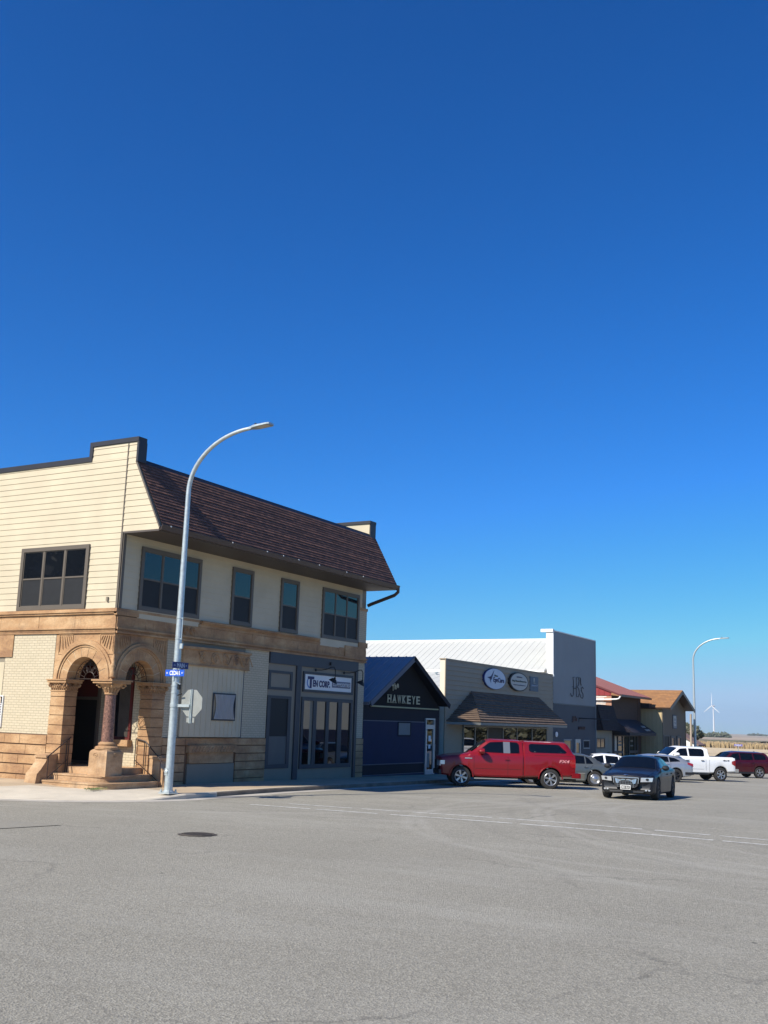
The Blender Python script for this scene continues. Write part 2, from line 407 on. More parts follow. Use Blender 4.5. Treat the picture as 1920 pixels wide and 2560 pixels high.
K['conc_new'] = M('pale_new_concrete', (.54, .485, .39), .85, var=.10, scale=1.2, bump=.2, bscale=60, dirt=.2)
K['conc_gut'] = M('gutter_concrete', (.42, .39, .34), .85, var=.15, scale=1.5, bump=.2, bscale=50, dirt=.5)
K['kerb_shade'] = M('shaded_rough_kerb', (.22, .175, .125), .9, var=.3, scale=2.5, bump=.6, bscale=12, dirt=.6)  # rough kerb face; its shade is put into the darker concrete colour
K['roadpaint'] = None
def paintM():
    m, t, p = nm('worn_road_paint'); p.inputs['Roughness'].default_value = .8
    g = pos(t); k = ramp(t, noi(t, g, 7, 7, .75), ((.42, 0), (.62, 1)))
    t.links.new(mixc(t, k, (.66, .65, .61), (.36, .35, .31)), p.inputs['Base Color']); return m
K['roadpaint'] = paintM()
def frange(a, b, s):
    n = max(1, int(round((b-a)/s))); return [a+(b-a)*i/n for i in range(n+1)]
xs = frange(-30, 14, 4)+frange(15, 60, 1)+frange(62, 99, 3)
ys = frange(-26, -2, 4)+frange(0, 28, 1)+frange(30, 60, 3)
mb = MB(); mb.smooth = True; mb.grid([[(x, y, gz(x, y)) for y in ys] for x in xs])
road = struct(mb.build('asphalt_road', K['asphalt']))
def terrM():
    m, t, p = nm('field_soil'); p.inputs['Roughness'].default_value = .95
    g = pos(t); s = t.nodes.new('ShaderNodeSeparateXYZ'); t.links.new(g, s.inputs[0])
    x = math_(t, 'ADD', s.outputs[0], math_(t, 'MULTIPLY', math_(t, 'SUBTRACT', noi(t, g, .02, 4), .5), 26))
    xn = math_(t, 'DIVIDE', x, 3000)
    c = ramp(t, xn, ((0, (.30, .24, .14)), (.040, (.27, .235, .13)), (.058, (.24, .21, .12)), (.066, (.56, .44, .27)), (.150, (.60, .47, .29)),
                     (.172, (.44, .33, .19)), (.178, (.30, .225, .16)), (.26, (.34, .265, .195)), (.34, (.27, .205, .15)), (.5, (.40, .32, .24)), (.7, (.28, .22, .17)), (1, (.33, .28, .22))))
    st = noi(t, scaled(t, g, (.05, .004, 1)), 1.0, 4)
    c = mixc(t, ramp(t, st, ((.45, 0), (.65, .45))), c, (.50, .40, .28))
    c = mixc(t, ramp(t, noi(t, g, .35, 6, .7), ((.4, 0), (.7, .35))), c, (.20, .17, .09))
    t.links.new(c, p.inputs['Base Color']); bumpn(t, p, noi(t, g, 3, 6), .4, .2); return m
K['terr'] = terrM()
xs2 = [-400, -200, -100, -40]+frange(-30, 100, 10)+[110, 120, 135, 150, 170, 200, 240, 300, 380, 470, 560, 700, 850, 1000, 1500, 2200, 3000, 4500, 7000]
ys2 = [-2500, -1500, -900, -400, -150, -60, -27]+frange(-20, 60, 10)+[80, 120, 180, 280, 450, 700, 1200, 2200, 3500]
mb = MB(); mb.smooth = True
mb.grid([[(x, y, gz(x, y)-.30*(1-sm(100, 112, x))-.02) for y in ys2] for x in xs2])
struct(mb.build('farmland_ground', K['terr']))
# kerb line of the pavement round the corner
outer = [(19.4, 60), (19.6, 40), (19.8, 30), (20.1, 27), (20.4, 25.4), (20.96, 23.8), (21.6, 22.75), (22.2, 22.1), (22.9, 21.5), (23.6, 21.1), (24.2, 20.85), (25, 20.66), (26.5, 20.7)]
outer += [(x, 20.72) for x in frange(28, 92.6, 2)] + [(93.2, 20.9), (93.8, 21.5), (94.1, 22.4), (94.2, 24), (94.2, 40), (94.2, 60)]
def inner_of(p):
    x, y = p
    if x < 20.7 and y > 25.3: return (26.5, y)
    if y > 20.9 and x < 24.1: return (26.5, 24.8)
    if x > 93: return (89.0, max(y, 26))
    return (x if x > 26.5 else 26.5, 25.0)
def lift(i):                       # kerb height along the line; low where the ramp meets the road
    x, y = outer[i]
    if x < 30: return .02+.13*max(sm(23.7, 24.7, x)*(y < 22), sm(25.4, 29, y))
    return .15
ts = [0, .03, .16, .45, 1.0, 1.9, 3.0, 4.2]
rows = []
for i, p in enumerate(outer):
    q = inner_of(p); d = Vector((q[0]-p[0], q[1]-p[1])); L_ = d.length; d.normalize(); r_ = []
    for k, t_ in enumerate(ts+[L_]):
        x, y = p[0]+d.x*min(t_, L_), p[1]+d.y*min(t_, L_)
        h = lift(i)+(.15-lift(i))*sm(.2, 1.6, t_)
        z = gz(x, y)+(h if k else h-.035)
        r_.append((x, y, z))
    rows.append([(p[0], p[1], gz(*p)-.1)]+r_)
kb, old, new, kb2 = MB(), MB(), MB(), MB()
for i in range(len(outer)-1):
    for k in range(len(rows[0])-1):
        q = [rows[i][k], rows[i+1][k], rows[i+1][k+1], rows[i][k+1]]
        tgt = (kb2 if (i >= 12 and k < 2) else kb) if k < 3 else (new if (4 <= i <= 10 and k < 7) else old)
        tgt.smooth = k > 2; tgt.poly(q)
struct(kb.build('kerb', K['conc_new'])); struct(kb2.build('shaded_kerb_face', K['kerb_shade'])); struct(old.build('pavement', K['conc_old'])); struct(new.build('pavement_corner', K['conc_new']))
mb = MB(); mb.smooth = True
g0 = []
for i, p in enumerate(outer):
    q = inner_of(p); d = Vector((p[0]-q[0], p[1]-q[1])).normalized()
    a = (p[0]+d.x*(-.02), p[1]+d.y*(-.02)); b = (p[0]+d.x*.5, p[1]+d.y*.5)
    g0.append([(a[0], a[1], gz(*a)+.012), ((a[0]+b[0])/2, (a[1]+b[1])/2, gz((a[0]+b[0])/2, (a[1]+b[1])/2)+.014), (b[0], b[1], gz(*b)+.006)])
mb.grid(g0); struct(mb.build('gutter_strip', K['conc_gut']))
# painted parking line pair crossing the road
def ribbon(mb, pts, wd, dz=.007):
    for i in range(len(pts)-1):
        a, b = Vector((*pts[i], 0)), Vector((*pts[i+1], 0)); L_ = (b-a).length; n = max(1, int(L_/1.0)); d = (b-a).normalized(); s_ = Vector((-d.y, d.x, 0))*wd/2
        for k in range(n):
            p, q = a+(b-a)*k/n, a+(b-a)*(k+1)/n
            mb.poly([(v.x, v.y, gz(v.x, v.y)+dz) for v in (p-s_, q-s_, q+s_, p+s_)])
mb = MB()
for a, b in ((18.3, 16.3), (16.1, 14.2), (13.8, 10.4), (10.2, 5.6), (5.4, -6)): ribbon(mb, [(24.95, a), (24.95, b)], .13)
for a, b in ((17.7, 15.6), (15.3, 14.1), (13.7, 11.4), (11.2, 7.5), (7.2, 5.9), (5.7, -6)): ribbon(mb, [(26.0, a), (26.0, b)], .12)
struct(mb.build('road_markings', K['roadpaint']))
mb = MB(); mb.add([(x, y, gz(x, y)+.012) for x, y in ((14.2, 21.2), (17.0, 19.3), (17.25, 17.6), (15.8, 17.9), (13.2, 19.3))], [(0, 1, 2, 3, 4)])
K['patch'] = M('dark_asphalt_patch', (.25, .235, .195), .9, var=.15, scale=30, bump=.4, bscale=120)
struct(mb.build('asphalt_patch', K['patch']))
mb = MB(); mb.add([(x, y, gz(x, y)+.065) for x, y in ((23.55, 22.95), (24.45, 22.2), (23.95, 21.85), (23.1, 22.55))], [(0, 1, 2, 3)])
K['red_tile2'] = K['red_tile']
struct(mb.build('tactile_paving', K['red_tile']))
# manhole
mh = thing('manhole_cover', (17.9, 14.42, gz(17.9, 14.42)), 'round dark iron manhole cover set in the asphalt', 'manhole cover')
mb = MB(); mb.lathe((17.9, 14.42, gz(17.9, 14.42)), [(.001, .016), (.30, .016), (.30, .010), (.33, .010), (.33, .018), (.345, .018), (.345, -.01)], 32)
for i in range(-3, 4):
    hw = math.sqrt(.29**2-(i*.08)**2); mb.box(17.9-hw, 17.9+hw, 14.42+i*.08-.012, 14.42+i*.08+.012, gz(17.9, 14.42)+.014, gz(17.9, 14.42)+.022)
K['castiron'] = M('cast_iron', (.10, .085, .07), .7, metal=.2, var=.3, scale=12)
mb.build('cover_plate', K['castiron'], mh)
mb = MB(); K['tar'] = M('tar_collar', (.07, .06, .055), .9, var=.3, scale=9)
pts = [(17.9+math.cos(a*math.pi/14)*r*(1+.09*math.sin(a*3.1)+.05*math.sin(a*7)), 14.42+math.sin(a*math.pi/14)*r*(1+.09*math.sin(a*2.3))) for r in (.34, .40) for a in range(28)]
mb.add([(x, y, gz(x, y)+.008) for x, y in pts], [(i, (i+1) % 28, 28+(i+1) % 28, 28+i) for i in range(28)])
mb.build('collar', K['tar'], mh)

# ============================================================ corner building
X0, X1, Y0 = 24.7, 40.0, 23.62
S = Pl('S', Y0); L = Pl('L', X0)
cb = thing('corner_building', (24.7, 23.62, 0.1), 'two storey corner building with brown mansard roof, sandstone arches and cream siding', 'building')
# core walls (set back behind the claddings)
mb = MB()
mb.box(X0+.02, X1-.02, Y0+.02, 46, 4.86, 10.2)                       # upper floor
mb.box(26.75, X1-.02, 24.13, 46, -.3, 4.86); mb.box(27.18, X1-.02, Y0+.02, 24.13, -.3, 4.86)                         # ground floor behind the porch
mb.box(X0+.02, 26.75, 27.75, 46, -.3, 4.86)
mb.box(X0+.02, X0+.5, 26.15, 27.75, .1, 4.86)                        # brick pier beside the arch
mb.box(26.60, 27.17, Y0+.03, Y0+.48, 3.0, 4.86)
mb.build('core_wall', K['cream_dark'], cb)
# porch ceiling and inner wall
mb = MB(); mb.box(26.70, 26.747, 24.14, 27.70, .72, 4.85); mb.box(X0+.5, 26.70, 27.70, 27.749, .72, 4.85)
mb.build('porch_wall', K['brickL'], cb)
mb = MB(); mb.box(X0+.05, 26.69, Y0+.05, 27.69, 4.70, 4.855); mb.build('porch_ceiling', K['cream_dark'], cb)
# porch door, its transom, and the porch window
PW = Pl('L', 26.70)
d = MB(); PW.frame(d, 25.95, 27.2, .74, 4.05, .09, 0, .09); PW.box(d, 26.04, 27.11, 2.82, 2.92, 0, .09)
dr = d.build('entrance_door', K['taupe'], cb)
g = MB(); PW.rect(g, 26.04, 27.11, .83, 2.82, .05); g.build('door_leaf', K['black'], dr, fix=False)
K['maroon'] = M('maroon_panel', (.10, .012, .010), .6, var=.1)
g = MB(); PW.rect(g, 26.04, 27.11, 2.92, 3.96, .05); g.build('transom_panel', K['maroon'], dr, fix=False)
wn = window(cb, PW, 24.52, 25.60, 1.55, 3.9, 1, False, (K['maroon'], K['glass'], K['glass']), t=.08)
mb = MB()
for i in range(9): mb.tube([PW.w(24.64+i*.05, 1.65, .05), PW.w(24.64+i*.055, 3.8, .05)], .018, 6)
K['drape'] = M('brown_drape', (.10, .085, .07), .8, var=.2); mb.build('drape', K['drape'], wn)
mb = MB(); PW.box(mb, 24.45, 25.15, 1.36, 1.56, 0, .22); mb.build('window_sill', K['stone'], cb)
# quoins inside the street pier
# --- left facade: siding
mb = MB()
top = 10.49
siding(mb, L, [(23.70, 5.64), (46, 5.64), (46, top), (23.70, top)], .2)
siding(mb, L, [(23.30, 10.49), (25.24, 10.49), (25.24, 10.98), (23.30, 10.98)], .2)
siding(mb, L, [(22.16, 8.06), (23.68, 8.06), (23.68, 10.49), (23.30, 10.49), (23.30, 10.3), (22.16, 8.15)], .2)
mb.build('side_siding', K['cream'], cb)
mb = MB(); L.box(mb, 23.66, 23.70, 8.0, 10.99, 0, .03); mb.build('siding_seam', K['taupe'], cb)
mb = MB(); L.box(mb, 23.62, 23.70, 5.63, 8.04, -.1, .035); S.box(mb, 24.70, 24.82, 5.64, 8.04, 0, .035); mb.build('corner_board', K['taupe'], cb)
# gable end slab of the mansard (gives the side panel thickness)
mb = MB(); mb.prism([(X0-.0, 22.16, 8.06), (X0, Y0+.02, 8.06), (X0, Y0+.02, 10.98), (X0, 23.30, 10.98), (X0, 23.30, 10.3), (X0, 22.16, 8.15)], (.30, 0, 0))
mb.build('mansard_end', K['cream'], cb); mb = MB()
mb.prism([(X1-.25, 22.16, 8.06), (X1-.25, Y0+.02, 8.06), (X1-.25, Y0+.02, 10.95), (X1-.25, 23.30, 10.95), (X1-.25, 23.30, 10.3), (X1-.25, 22.16, 8.15)], (.245, 0, 0))
mb.build('mansard_end', K['cream'], cb)
# parapet flashing
mb = MB()
L.box(mb, 25.24, 46, 10.49, 10.66, -.35, .05); L.box(mb, 25.22, 25.36, 10.66, 11.12, -.35, .05)
L.box(mb, 23.24, 25.355, 10.99, 11.14, -.345, .053); mb.box(X0-.045, X0+.345, 23.22, 23.30, 10.32, 10.985)
mb.box(X0+.32, X0+.36, 23.26, 25.3, 10.45, 10.99)
mb.build('parapet_flashing', K['cap'], cb)
mb = MB(); mb.box(X0+.02, X0+.32, 23.30, 25.3, 10.2, 10.99); mb.box(X0+.02, X0+.32, 25.3, 46, 10.2, 10.49); mb.build('parapet', K['cream'], cb)
mb = MB(); mb.box(X1-.45, X1, 23.34, 46, 10.2, 10.93); mb.build('end_parapet', K['cream'], cb)
mb = MB(); mb.box(X1-.5, X1+.03, 23.28, 46, 10.93, 11.06); mb.box(X1-.44, X1+.02, 23.29, 23.34, 10.3, 10.93); mb.build('end_flashing', K['cap'], cb)
mb = MB(); mb.box(X0+.32, X1-.45, 23.4, 46, 10.2, 10.26); mb.build('flat_roof', K['cap'], cb)
# mansard
mb = MB(); P0 = Vector((X0+.30, 22.10, 8.16)); V = Vector((0, 1.18, 2.16)); vl = V.length; V.normalize(); Nn = Vector((0, -V.z, V.y))
lap(mb, P0, (1, 0, 0), V, Nn, [(-.22, 0), (15.0, 0), (15.0, vl), (-.22, vl)], .125, .018, .004, .25)
mr = mb.build('mansard_roof', K['shingle'], cb)
mb = MB(); mb.prism([(X0+.3, 22.14, 8.15), (X0+.3, Y0, 8.06), (X0+.3, Y0, 10.2), (X0+.3, 23.28, 10.26)], (14.7, 0, 0)); mb.build('roof_deck', K['soffit'], cb)
mb = MB(); mb.prism([(X0+.36, 23.272, 10.30), (X0+.36, 23.40, 10.30), (X0+.36, 23.44, 10.47), (X0+.36, 23.356, 10.47)], (X1-X0-.81, 0, 0)); mb.build('ridge_flashing', K['cap'], cb)
mb = MB(); mb.prism([(X0-.03, 22.10, 8.10), (X0-.03, 22.15, 8.10), (X0-.03, 23.33, 10.33), (X0-.03, 23.26, 10.33)], (.05, 0, 0)); mb.build('rake_trim', K['taupe'], cb)
mb = MB(); mb.box(X0-.02, X1+.02, 22.14, Y0+.01, 8.0, 8.06); mb.build('soffit', K['soffit'], cb)
gt = MB()
gt.prism([(X0-.03, 22.15, 8.03), (X0-.03, 22.05, 8.03), (X0-.03, 22.00, 8.19), (X0-.03, 22.02, 8.19), (X0-.03, 22.065, 8.05), (X0-.03, 22.15, 8.05)], (X1-X0+.1, 0, 0))
gu = gt.build('gutter', K['gutter'], cb)
mb = MB(); mb.tube([(X1+.02, 22.08, 8.08), (X1+.05, 22.09, 7.92), (X1+.02, 22.25, 7.78), (X1-.0, 23.40, 7.42), (X1+.0, 23.55, 7.36)], .075, 8); mb.build('downspout', K['gutter'], cb)
for x in (25.05, 28.2, 30.2, 31.2, 32.2, 33.6, 35.6, 36.9): mb = MB(); mb.box(x, x+.04, 21.99, 22.01, 8.16, 8.20); mb.build('gutter_clip', K['white'], cb)
# street facade, upper siding (painted cream, in the shade)
mb = MB(); siding(mb, S, [(X0+.1, 5.64), (38.9+.7, 5.64), (39.6, 8.02), (X0+.1, 8.02)], .2)
S.box(mb, 25.55, 28.65, 5.40, 5.66, 0, .05); S.box(mb, 25.75, 28.6, 5.2, 5.40, 0, .045); S.box(mb, 36.3, 39.4, 5.36, 5.66, 0, .05)
mb.build('front_siding', K['cream'], cb)
mb = MB(); S.box(mb, 39.35, 40, 4.86, 7.1, 0, .03); mb.build('brick_pier', K['brickS'], cb)
mb = MB(); S.box(mb, 39.2, 40.03, 7.1, 7.22, 0, .06); mb.build('stone_cap', K['stone'], cb); mb = MB(); S.box(mb, 39.3, 40.03, 5.5, 5.72, 0, .10); mb.build('stone_cap', K['stone'], cb)
window(cb, S, 25.56, 28.59, 5.66, 7.72, 3, label='wide window with three double sashes beside the corner')
window(cb, S, 30.35, 31.62, 5.66, 7.73)
window(cb, S, 33.41, 34.65, 5.66, 7.73)
window(cb, S, 36.38, 39.31, 5.66, 7.74, 3)
window(cb, L, 25.0, 28.09, 5.64, 7.73, 3, mats=(K['taupe'], K['glass'], K['screen']))
mb = MB(); L.box(mb, 26.7, 26.8, 6.30, 6.42, .015, .018); K['stick'] = M('window_sticker', (.5, .55, .53), .5, var=0); mb.build('window_sticker', K['stick'], cb)
mb = MB(); L.box(mb, 24.02, 24.09, 5.86, 5.99, .02, .07); mb.build('outlet_box', K['cream_dark'], cb)
# --- frieze: side
def blocks(mb, mo, pl, s0, s1, z0, z1, lens, out, gap=.012):
    s = s0; i = 0
    while s < s1-.05:
        e = min(s+lens[i % len(lens)], s1)
        if s1-e < .25: e = s1
        pl.box(mb, s, e-gap, z0+gap/2, z1-gap/2, -.05, out*random.uniform(.93, 1.07)); s = e; i += 1
    pl.box(mo, s0, s1, z0, z1, -.06, out*.6)
st, mo = MB(), MB()
blocks(st, mo, L, Y0+.0, 46, 5.04, 5.46, (1.75, 1.62, 1.8), .04)
L.box(st, Y0-.06, 46, 5.46, 5.52, -.05, .10); L.box(st, Y0-.09, 46, 5.52, 5.57, -.05, .14); L.box(st, Y0-.05, 46, 5.57, 5.63, -.05, .08)
L.box(st, Y0-.05, 46, 4.99, 5.04, -.05, .09); L.box(st, Y0-.02, 46, 4.86, 4.90, -.05, .05)
y = Y0
while y < 33: L.box(st, y, y+.035, 4.905, 4.985, -.02, .055); y += .055
L.box(mo, Y0, 46, 4.90, 4.99, -.05, .02)
# frieze: street
blocks(st, mo, S, X0-.03, X1+.02, 5.04, 5.40, (1.3, .95, 1.5, 1.05, 1.25, 1.0), .05)
S.box(st, X0-.1, 28.7, 5.55, 5.63, -.05, .06); S.box(st, 28.7, 36.2, 5.50, 5.55, -.05, .12); S.box(st, 28.7, 36.15, 5.55, 5.61, -.05, .17)
S.box(st, X0-.1, 25.6, 5.42, 5.55, -.05, .08); S.box(st, 28.6, 36.3, 5.40, 5.50, -.05, .07)
S.box(st, X0-.05, X1+.05, 4.98, 5.04, -.05, .11); S.box(st, X0-.03, X1+.03, 4.86, 4.92, -.05, .08)
S.box(st, 38.2, 39.9, 4.96, 5.5, 0, .10)
x = X0
while x < X1: S.box(st, x, x+.035, 4.925, 4.975, -.02, .075); x += .058
S.box(mo, X0, X1, 4.90, 4.99, -.05, .03)
for cx in (27.6, 27.95, 28.3, 38.45, 38.8, 39.15, 39.5):
    for r_ in (.14, .09): S.ring(st, cx, 5.22, r_-.025, r_, 0, 5.2, .04, .09, 10)
st.build('sandstone_frieze', K['stone'], cb); mo.build('frieze_joints', K['joint'], cb)
# --- arches
zc = 3.42
for pl, ca, a0, a1, r_in, R_, nm_ in ((L, 24.83, 23.62, 26.16, .70, 1.22, 'side_arch'), (S, 25.92, 24.70, 27.14, .66, 1.18, 'street_arch')):
    mb = MB()
    lo, hi = (a0, a1) if pl is L else (a0+.5, a1)
    if pl is L: pl.spandrel(mb, ca, zc, r_in+.02, lo, hi, 4.86, -.5, 0)
    else:
        pl.spandrel(mb, ca, zc, r_in+.02, a0+.505, hi, 4.86, -.5, -.0)
        pl.box(mb, a0+.002, a0+.505, zc, 4.86, -.0005, -.002)
    ar = mb.build(nm_, K['stone'], cb)
    v = MB(); n = 9
    for i in range(n):
        t0 = math.pi*i/n+.013; t1 = math.pi*(i+1)/n-.013
        pl.ring(v, ca, zc, r_in, R_-.22, t0, t1, -.52, .035, 5)
    v.build('voussoirs', K['stone'], ar)
    v = MB(); pl.ring(v, ca, zc, r_in+.004, R_-.2, 0, math.pi, -.5, .022, 24); v.build('voussoir_joints', K['mortar'], ar)
    v = MB(); pl.ring(v, ca, zc, R_-.21, R_-.14, 0, math.pi, .0, .06, 30); pl.ring(v, ca, zc, R_-.14, R_-.07, 0, math.pi, 0, .10, 30); pl.ring(v, ca, zc, R_-.07, R_+.02, 0, math.pi, 0, .065, 30)
    v.build('hood_mould', K['stone'], ar)
    for sg, c0 in ((-1, ca-R_+.02), (1, ca+R_-.02)):                   # carved leaf spandrels
        v = MB()
        for k in range(6):
            pts = [pl.w(c0-sg*(.05+k*.09+j*.012*k), 4.78-j*.07-k*.012*j, .02) for j in range(int(8-k*1.1))]
            if len(pts) > 1: v.tube(pts, .013, 6)
        pl.frame(v, min(c0-sg*.0, c0+sg*-.62), max(c0, c0-sg*.62), 4.2, 4.84, .02, 0, .02)
        v.build('carved_spandrel', K['stone'], ar)
    v = MB()                                                          # iron fanlight
    o = -.25
    for rr in (.22, .6): v.tube([pl.w(ca+rr*math.cos(t*math.pi/16), zc+.02+rr*math.sin(t*math.pi/16), o) for t in range(17)], .012, 6)
    v.tube([pl.w(ca-.66, zc+.02, o), pl.w(ca+.66, zc+.02, o)], .014, 6)
    v.tube([pl.w(ca, zc+.22, o), pl.w(ca, zc+.66, o)], .011, 6)
    for t in (20, 45, 68, 112, 135, 160):
        v.tube([pl.w(ca+.22*math.cos(R(t)), zc+.22*math.sin(R(t)), o), pl.w(ca+.6*math.cos(R(t)), zc+.6*math.sin(R(t)), o)], .010, 6)
    for t, rr, rad in ((30, .48, .09), (58, .47, .085), (82, .5, .075), (98, .5, .075), (122, .47, .085), (150, .48, .09), (68, .33, .07), (112, .33, .07)):
        v.tube(spiral(pl, ca+rr*math.cos(R(t)), zc+rr*math.sin(R(t)), rad, 1.5, o, 1 if t < 90 else -1, R(t)), .009, 5)
    v.build('iron_fanlight', K['iron'], ar)
# --- arch piers (rusticated blocks)
def pier(name, x0, x1, y0, y1, z0, z1, hs, mat=K['stone'], gap=.022):
    v, j = MB(), MB(); z = z0; i = 0
    while z < z1-.02:
        h = hs[i % len(hs)]; e = min(z+h, z1)
        if z1-e < .12: e = z1
        e_ = random.uniform(-.004, .004); v.box(x0-e_, x1+e_, y0-e_, y1+e_, z+gap, e); z = e; i += 1
    j.box(x0+.022, x1-.022, y0+.022, y1-.022, z0, z1)
    o = v.build(name, mat, cb); j.build('pier_joints', K['joint'], o); return o
pier('arch_pier', X0-.02, X0+.50, 25.56, 26.18, .2, 3.02, (.30, .29, .31, .28))
pier('arch_pier', 26.56, 27.17, Y0-.02, Y0+.50, .2, 3.02, (.30, .29, .31, .28))
def capital(x0, x1, y0, y1, z0, z1, nm_='capital'):
    v = MB(); cx, cy = (x0+x1)/2, (y0+y1)/2; hx, hy = (x1-x0)/2, (y1-y0)/2
    v.box(x0-.10, x1+.10, y0-.10, y1+.10, z1-.08, z1); v.box(x0-.13, x1+.13, y0-.13, y1+.13, z1, z1+.035); v.box(x0-.02, x1+.02, y0-.02, y1+.02, z0, z0+.04)
    v.box(x0, x1, y0, y1, z0+.04, z1-.08)
    for sx in (-1, 1):
        for sy in (-1, 1):
            c = Vector((cx+sx*(hx+.02), cy+sy*(hy+.02), z1-.16))
            for k in range(2):
                v.tube([c+Vector((sx*.02-(sx*.30*k)*(hx > .2), 0, 0))+Vector((math.cos(t*.7)*(.075-t*.006)*1, -.03*sy*0, math.sin(t*.7)*(.075-t*.006))) for t in range(10)], .024, 6)
                v.tube([c+Vector((0, sy*.02-(sy*.30*k)*(hy > .2), 0))+Vector((0, math.cos(t*.7)*(.075-t*.006), math.sin(t*.7)*(.075-t*.006))) for t in range(10)], .024, 6)
    n = 7
    for i in range(n):
        a = x0+(i+.5)*(x1-x0)/n; v.tube([(a, y0-.02, z0+.05), (a, y0-.05, z0+.14), (a, y0-.085, z0+.19)], (.018, .022, .008), 6)
        a = y0+(i+.5)*(y1-y0)/n; v.tube([(x0-.02, a, z0+.05), (x0-.05, a, z0+.14), (x0-.085, a, z0+.19)], (.018, .022, .008), 6)
    return v.build(nm_, K['stone'], cb)
capital(X0-.02, X0+.50, 25.56, 26.18, 3.03, 3.38); capital(26.56, 27.17, Y0-.02, Y0+.50, 3.03, 3.38)
# corner column with pedestal
cc = Vector((24.97, 23.88, 0))
v = MB(); v.lathe(cc, [(.19, 1.52), (.185, 1.7), (.165, 2.98)], 28); co = v.build('column', K['granite'], cb)
v = MB(); v.lathe(cc, [(.36, 1.30), (.36, 1.36), (.33, 1.39), (.25, 1.41), (.27, 1.46), (.25, 1.50), (.20, 1.53)], 28)
v.build('column_base', K['stone'], co); v = MB(); v.lathe(cc, [(.17, 2.96), (.20, 2.97), (.20, 3.01), (.18, 3.03)], 28); v.build('neck_ring', K['stone'], co)
v = MB(); v.lathe(cc, [(.18, 3.02), (.2, 3.12), (.30, 3.22), (.36, 3.3)], 24)
for k in range(4):
    a = R(45+90*k); c = cc+Vector((math.cos(a)*.36, math.sin(a)*.36, 3.22)); d_ = Vector((math.cos(a), math.sin(a), 0))
    v.tube([c+d_*(math.cos(t*.7)*(.085-t*.007))+Vector((0, 0, math.sin(t*.7)*(.085-t*.007))) for t in range(10)], .03, 6)
for a_, b_ in ((24.66, 25.40), ):
    v.box(24.58, 25.42, 23.50, 24.30, 3.30, 3.37); v.box(24.54, 25.46, 23.46, 24.34, 3.37, 3.42)
for k in range(14):
    a = 2*math.pi*k/14; d_ = Vector((math.cos(a), math.sin(a), 0))
    v.tube([cc+d_*.185+Vector((0, 0, 3.03)), cc+d_*.215+Vector((0, 0, 3.12)), cc+d_*.27+Vector((0, 0, 3.17)), cc+d_*.28+Vector((0, 0, 3.14))], (.025, .034, .026, .012), 6)
v.build('column_capital', K['stone'], co)
v = MB(); v.box(24.70, 25.2, 23.60, 24.12, 3.42, 3.43)                                   # little corner shaft above the column
v.lathe((24.70, 23.62, 0), [(.03, 3.44), (.10, 3.50), (.09, 3.62), (.055, 3.75), (.08, 3.82), (.08, 3.88), (.05, 3.92), (.05, 4.1), (.02, 4.2)], 16)
v.build('corner_shaft', K['stone'], co)
# pedestal with rounded shoulders
def shoulder(v, x0, x1, y0, y1, z0, z1, r):
    prof = [(0, z0), (0, z1-r)]+[(r*(1-math.cos(t*math.pi/12)), z1-r+r*math.sin(t*math.pi/12)) for t in range(1, 7)]
    rows_ = []
    for i_, z in prof: rows_.append([(x0+i_, y0+i_, z), (x1-i_, y0+i_, z), (x1-i_, y1-i_, z), (x0+i_, y1-i_, z), (x0+i_, y0+i_, z)])
    v.grid(rows_); v.poly(rows_[-1][:4])
v = MB(); shoulder(v, 24.60, 25.30, 23.50, 24.22, .50, 1.31, .13); v.build('pedestal', K['stone_ash'], cb)
for pl_, a, z in ((L, 23.95, 1.12), (S, 24.95, 1.12)):
    q = Pl(pl_.ax, (24.6 if pl_.ax == 'L' else 23.50)); v = MB(); v.tube(spiral(q, a, z, .09, 1.4, .005), .012, 6); v.build('pedestal_scroll', K['stone_ash'], cb)
# steps
def lstep(x, y, z0, z1, rad, nose=.02):
    v = MB(); out_ = [(28.0-.0, y)] if False else []
    pts = [(26.62, y)]+[(x+rad-rad*math.sin(t*math.pi/16), y+rad-rad*math.cos(t*math.pi/16)) for t in range(0, 9)]+[(x, 25.66)]
    pts += [(25.6, 25.66), (25.6, 24.6), (26.62, 24.6)]
    v.prism([(a, b, z0) for a, b in pts], (0, 0, z1-.05-z0))
    pts2 = [(a-(nose if a < 25.5 else 0), b-(nose if b < 24.4 else 0)) for a, b in pts]
    v.prism([(a, b, z1-.05) for a, b in pts2], (0, 0, .05)); return v
lstep(24.10, 23.08, .1, .33, .75).build('step', K['stone_ash'], cb)
lstep(24.50, 23.42, .25, .525, .6).build('step', K['stone_ash'], cb)
v = MB(); v.box(24.98, 26.70, 23.9, 27.7, .3, .72); v.box(25.4, 26.56, 23.82, 23.9, .5, .72); v.build('porch_floor', K['stone_ash'], cb)
# wing walls
v = MB(); v.prism([(24.7, 25.66, 1.05), (24.28, 25.66, 1.02), (24.24, 25.66, .86), (24.05, 25.66, .62), (23.92, 25.66, .50), (23.86, 25.66, .1), (24.7, 25.66, .1)], (0, .48, 0))
v.prism([(24.8, 25.64, 1.04), (24.22, 25.64, .98), (24.22, 25.64, 1.05), (24.8, 25.64, 1.12)], (0, .52, 0)); v.build('wing_wall', K['stone_ash'], cb)
v = MB(); v.prism([(26.62, 23.66, 1.05), (26.62, 23.20, 1.02), (26.62, 23.16, .86), (26.62, 22.98, .62), (26.62, 22.92, .1), (26.62, 23.66, .1)], (.46, 0, 0))
v.prism([(26.60, 23.7, 1.04), (26.60, 23.14, .98), (26.60, 23.14, 1.05), (26.60, 23.7, 1.12)], (.5, 0, 0)); v.build('wing_wall', K['stone_ash'], cb)
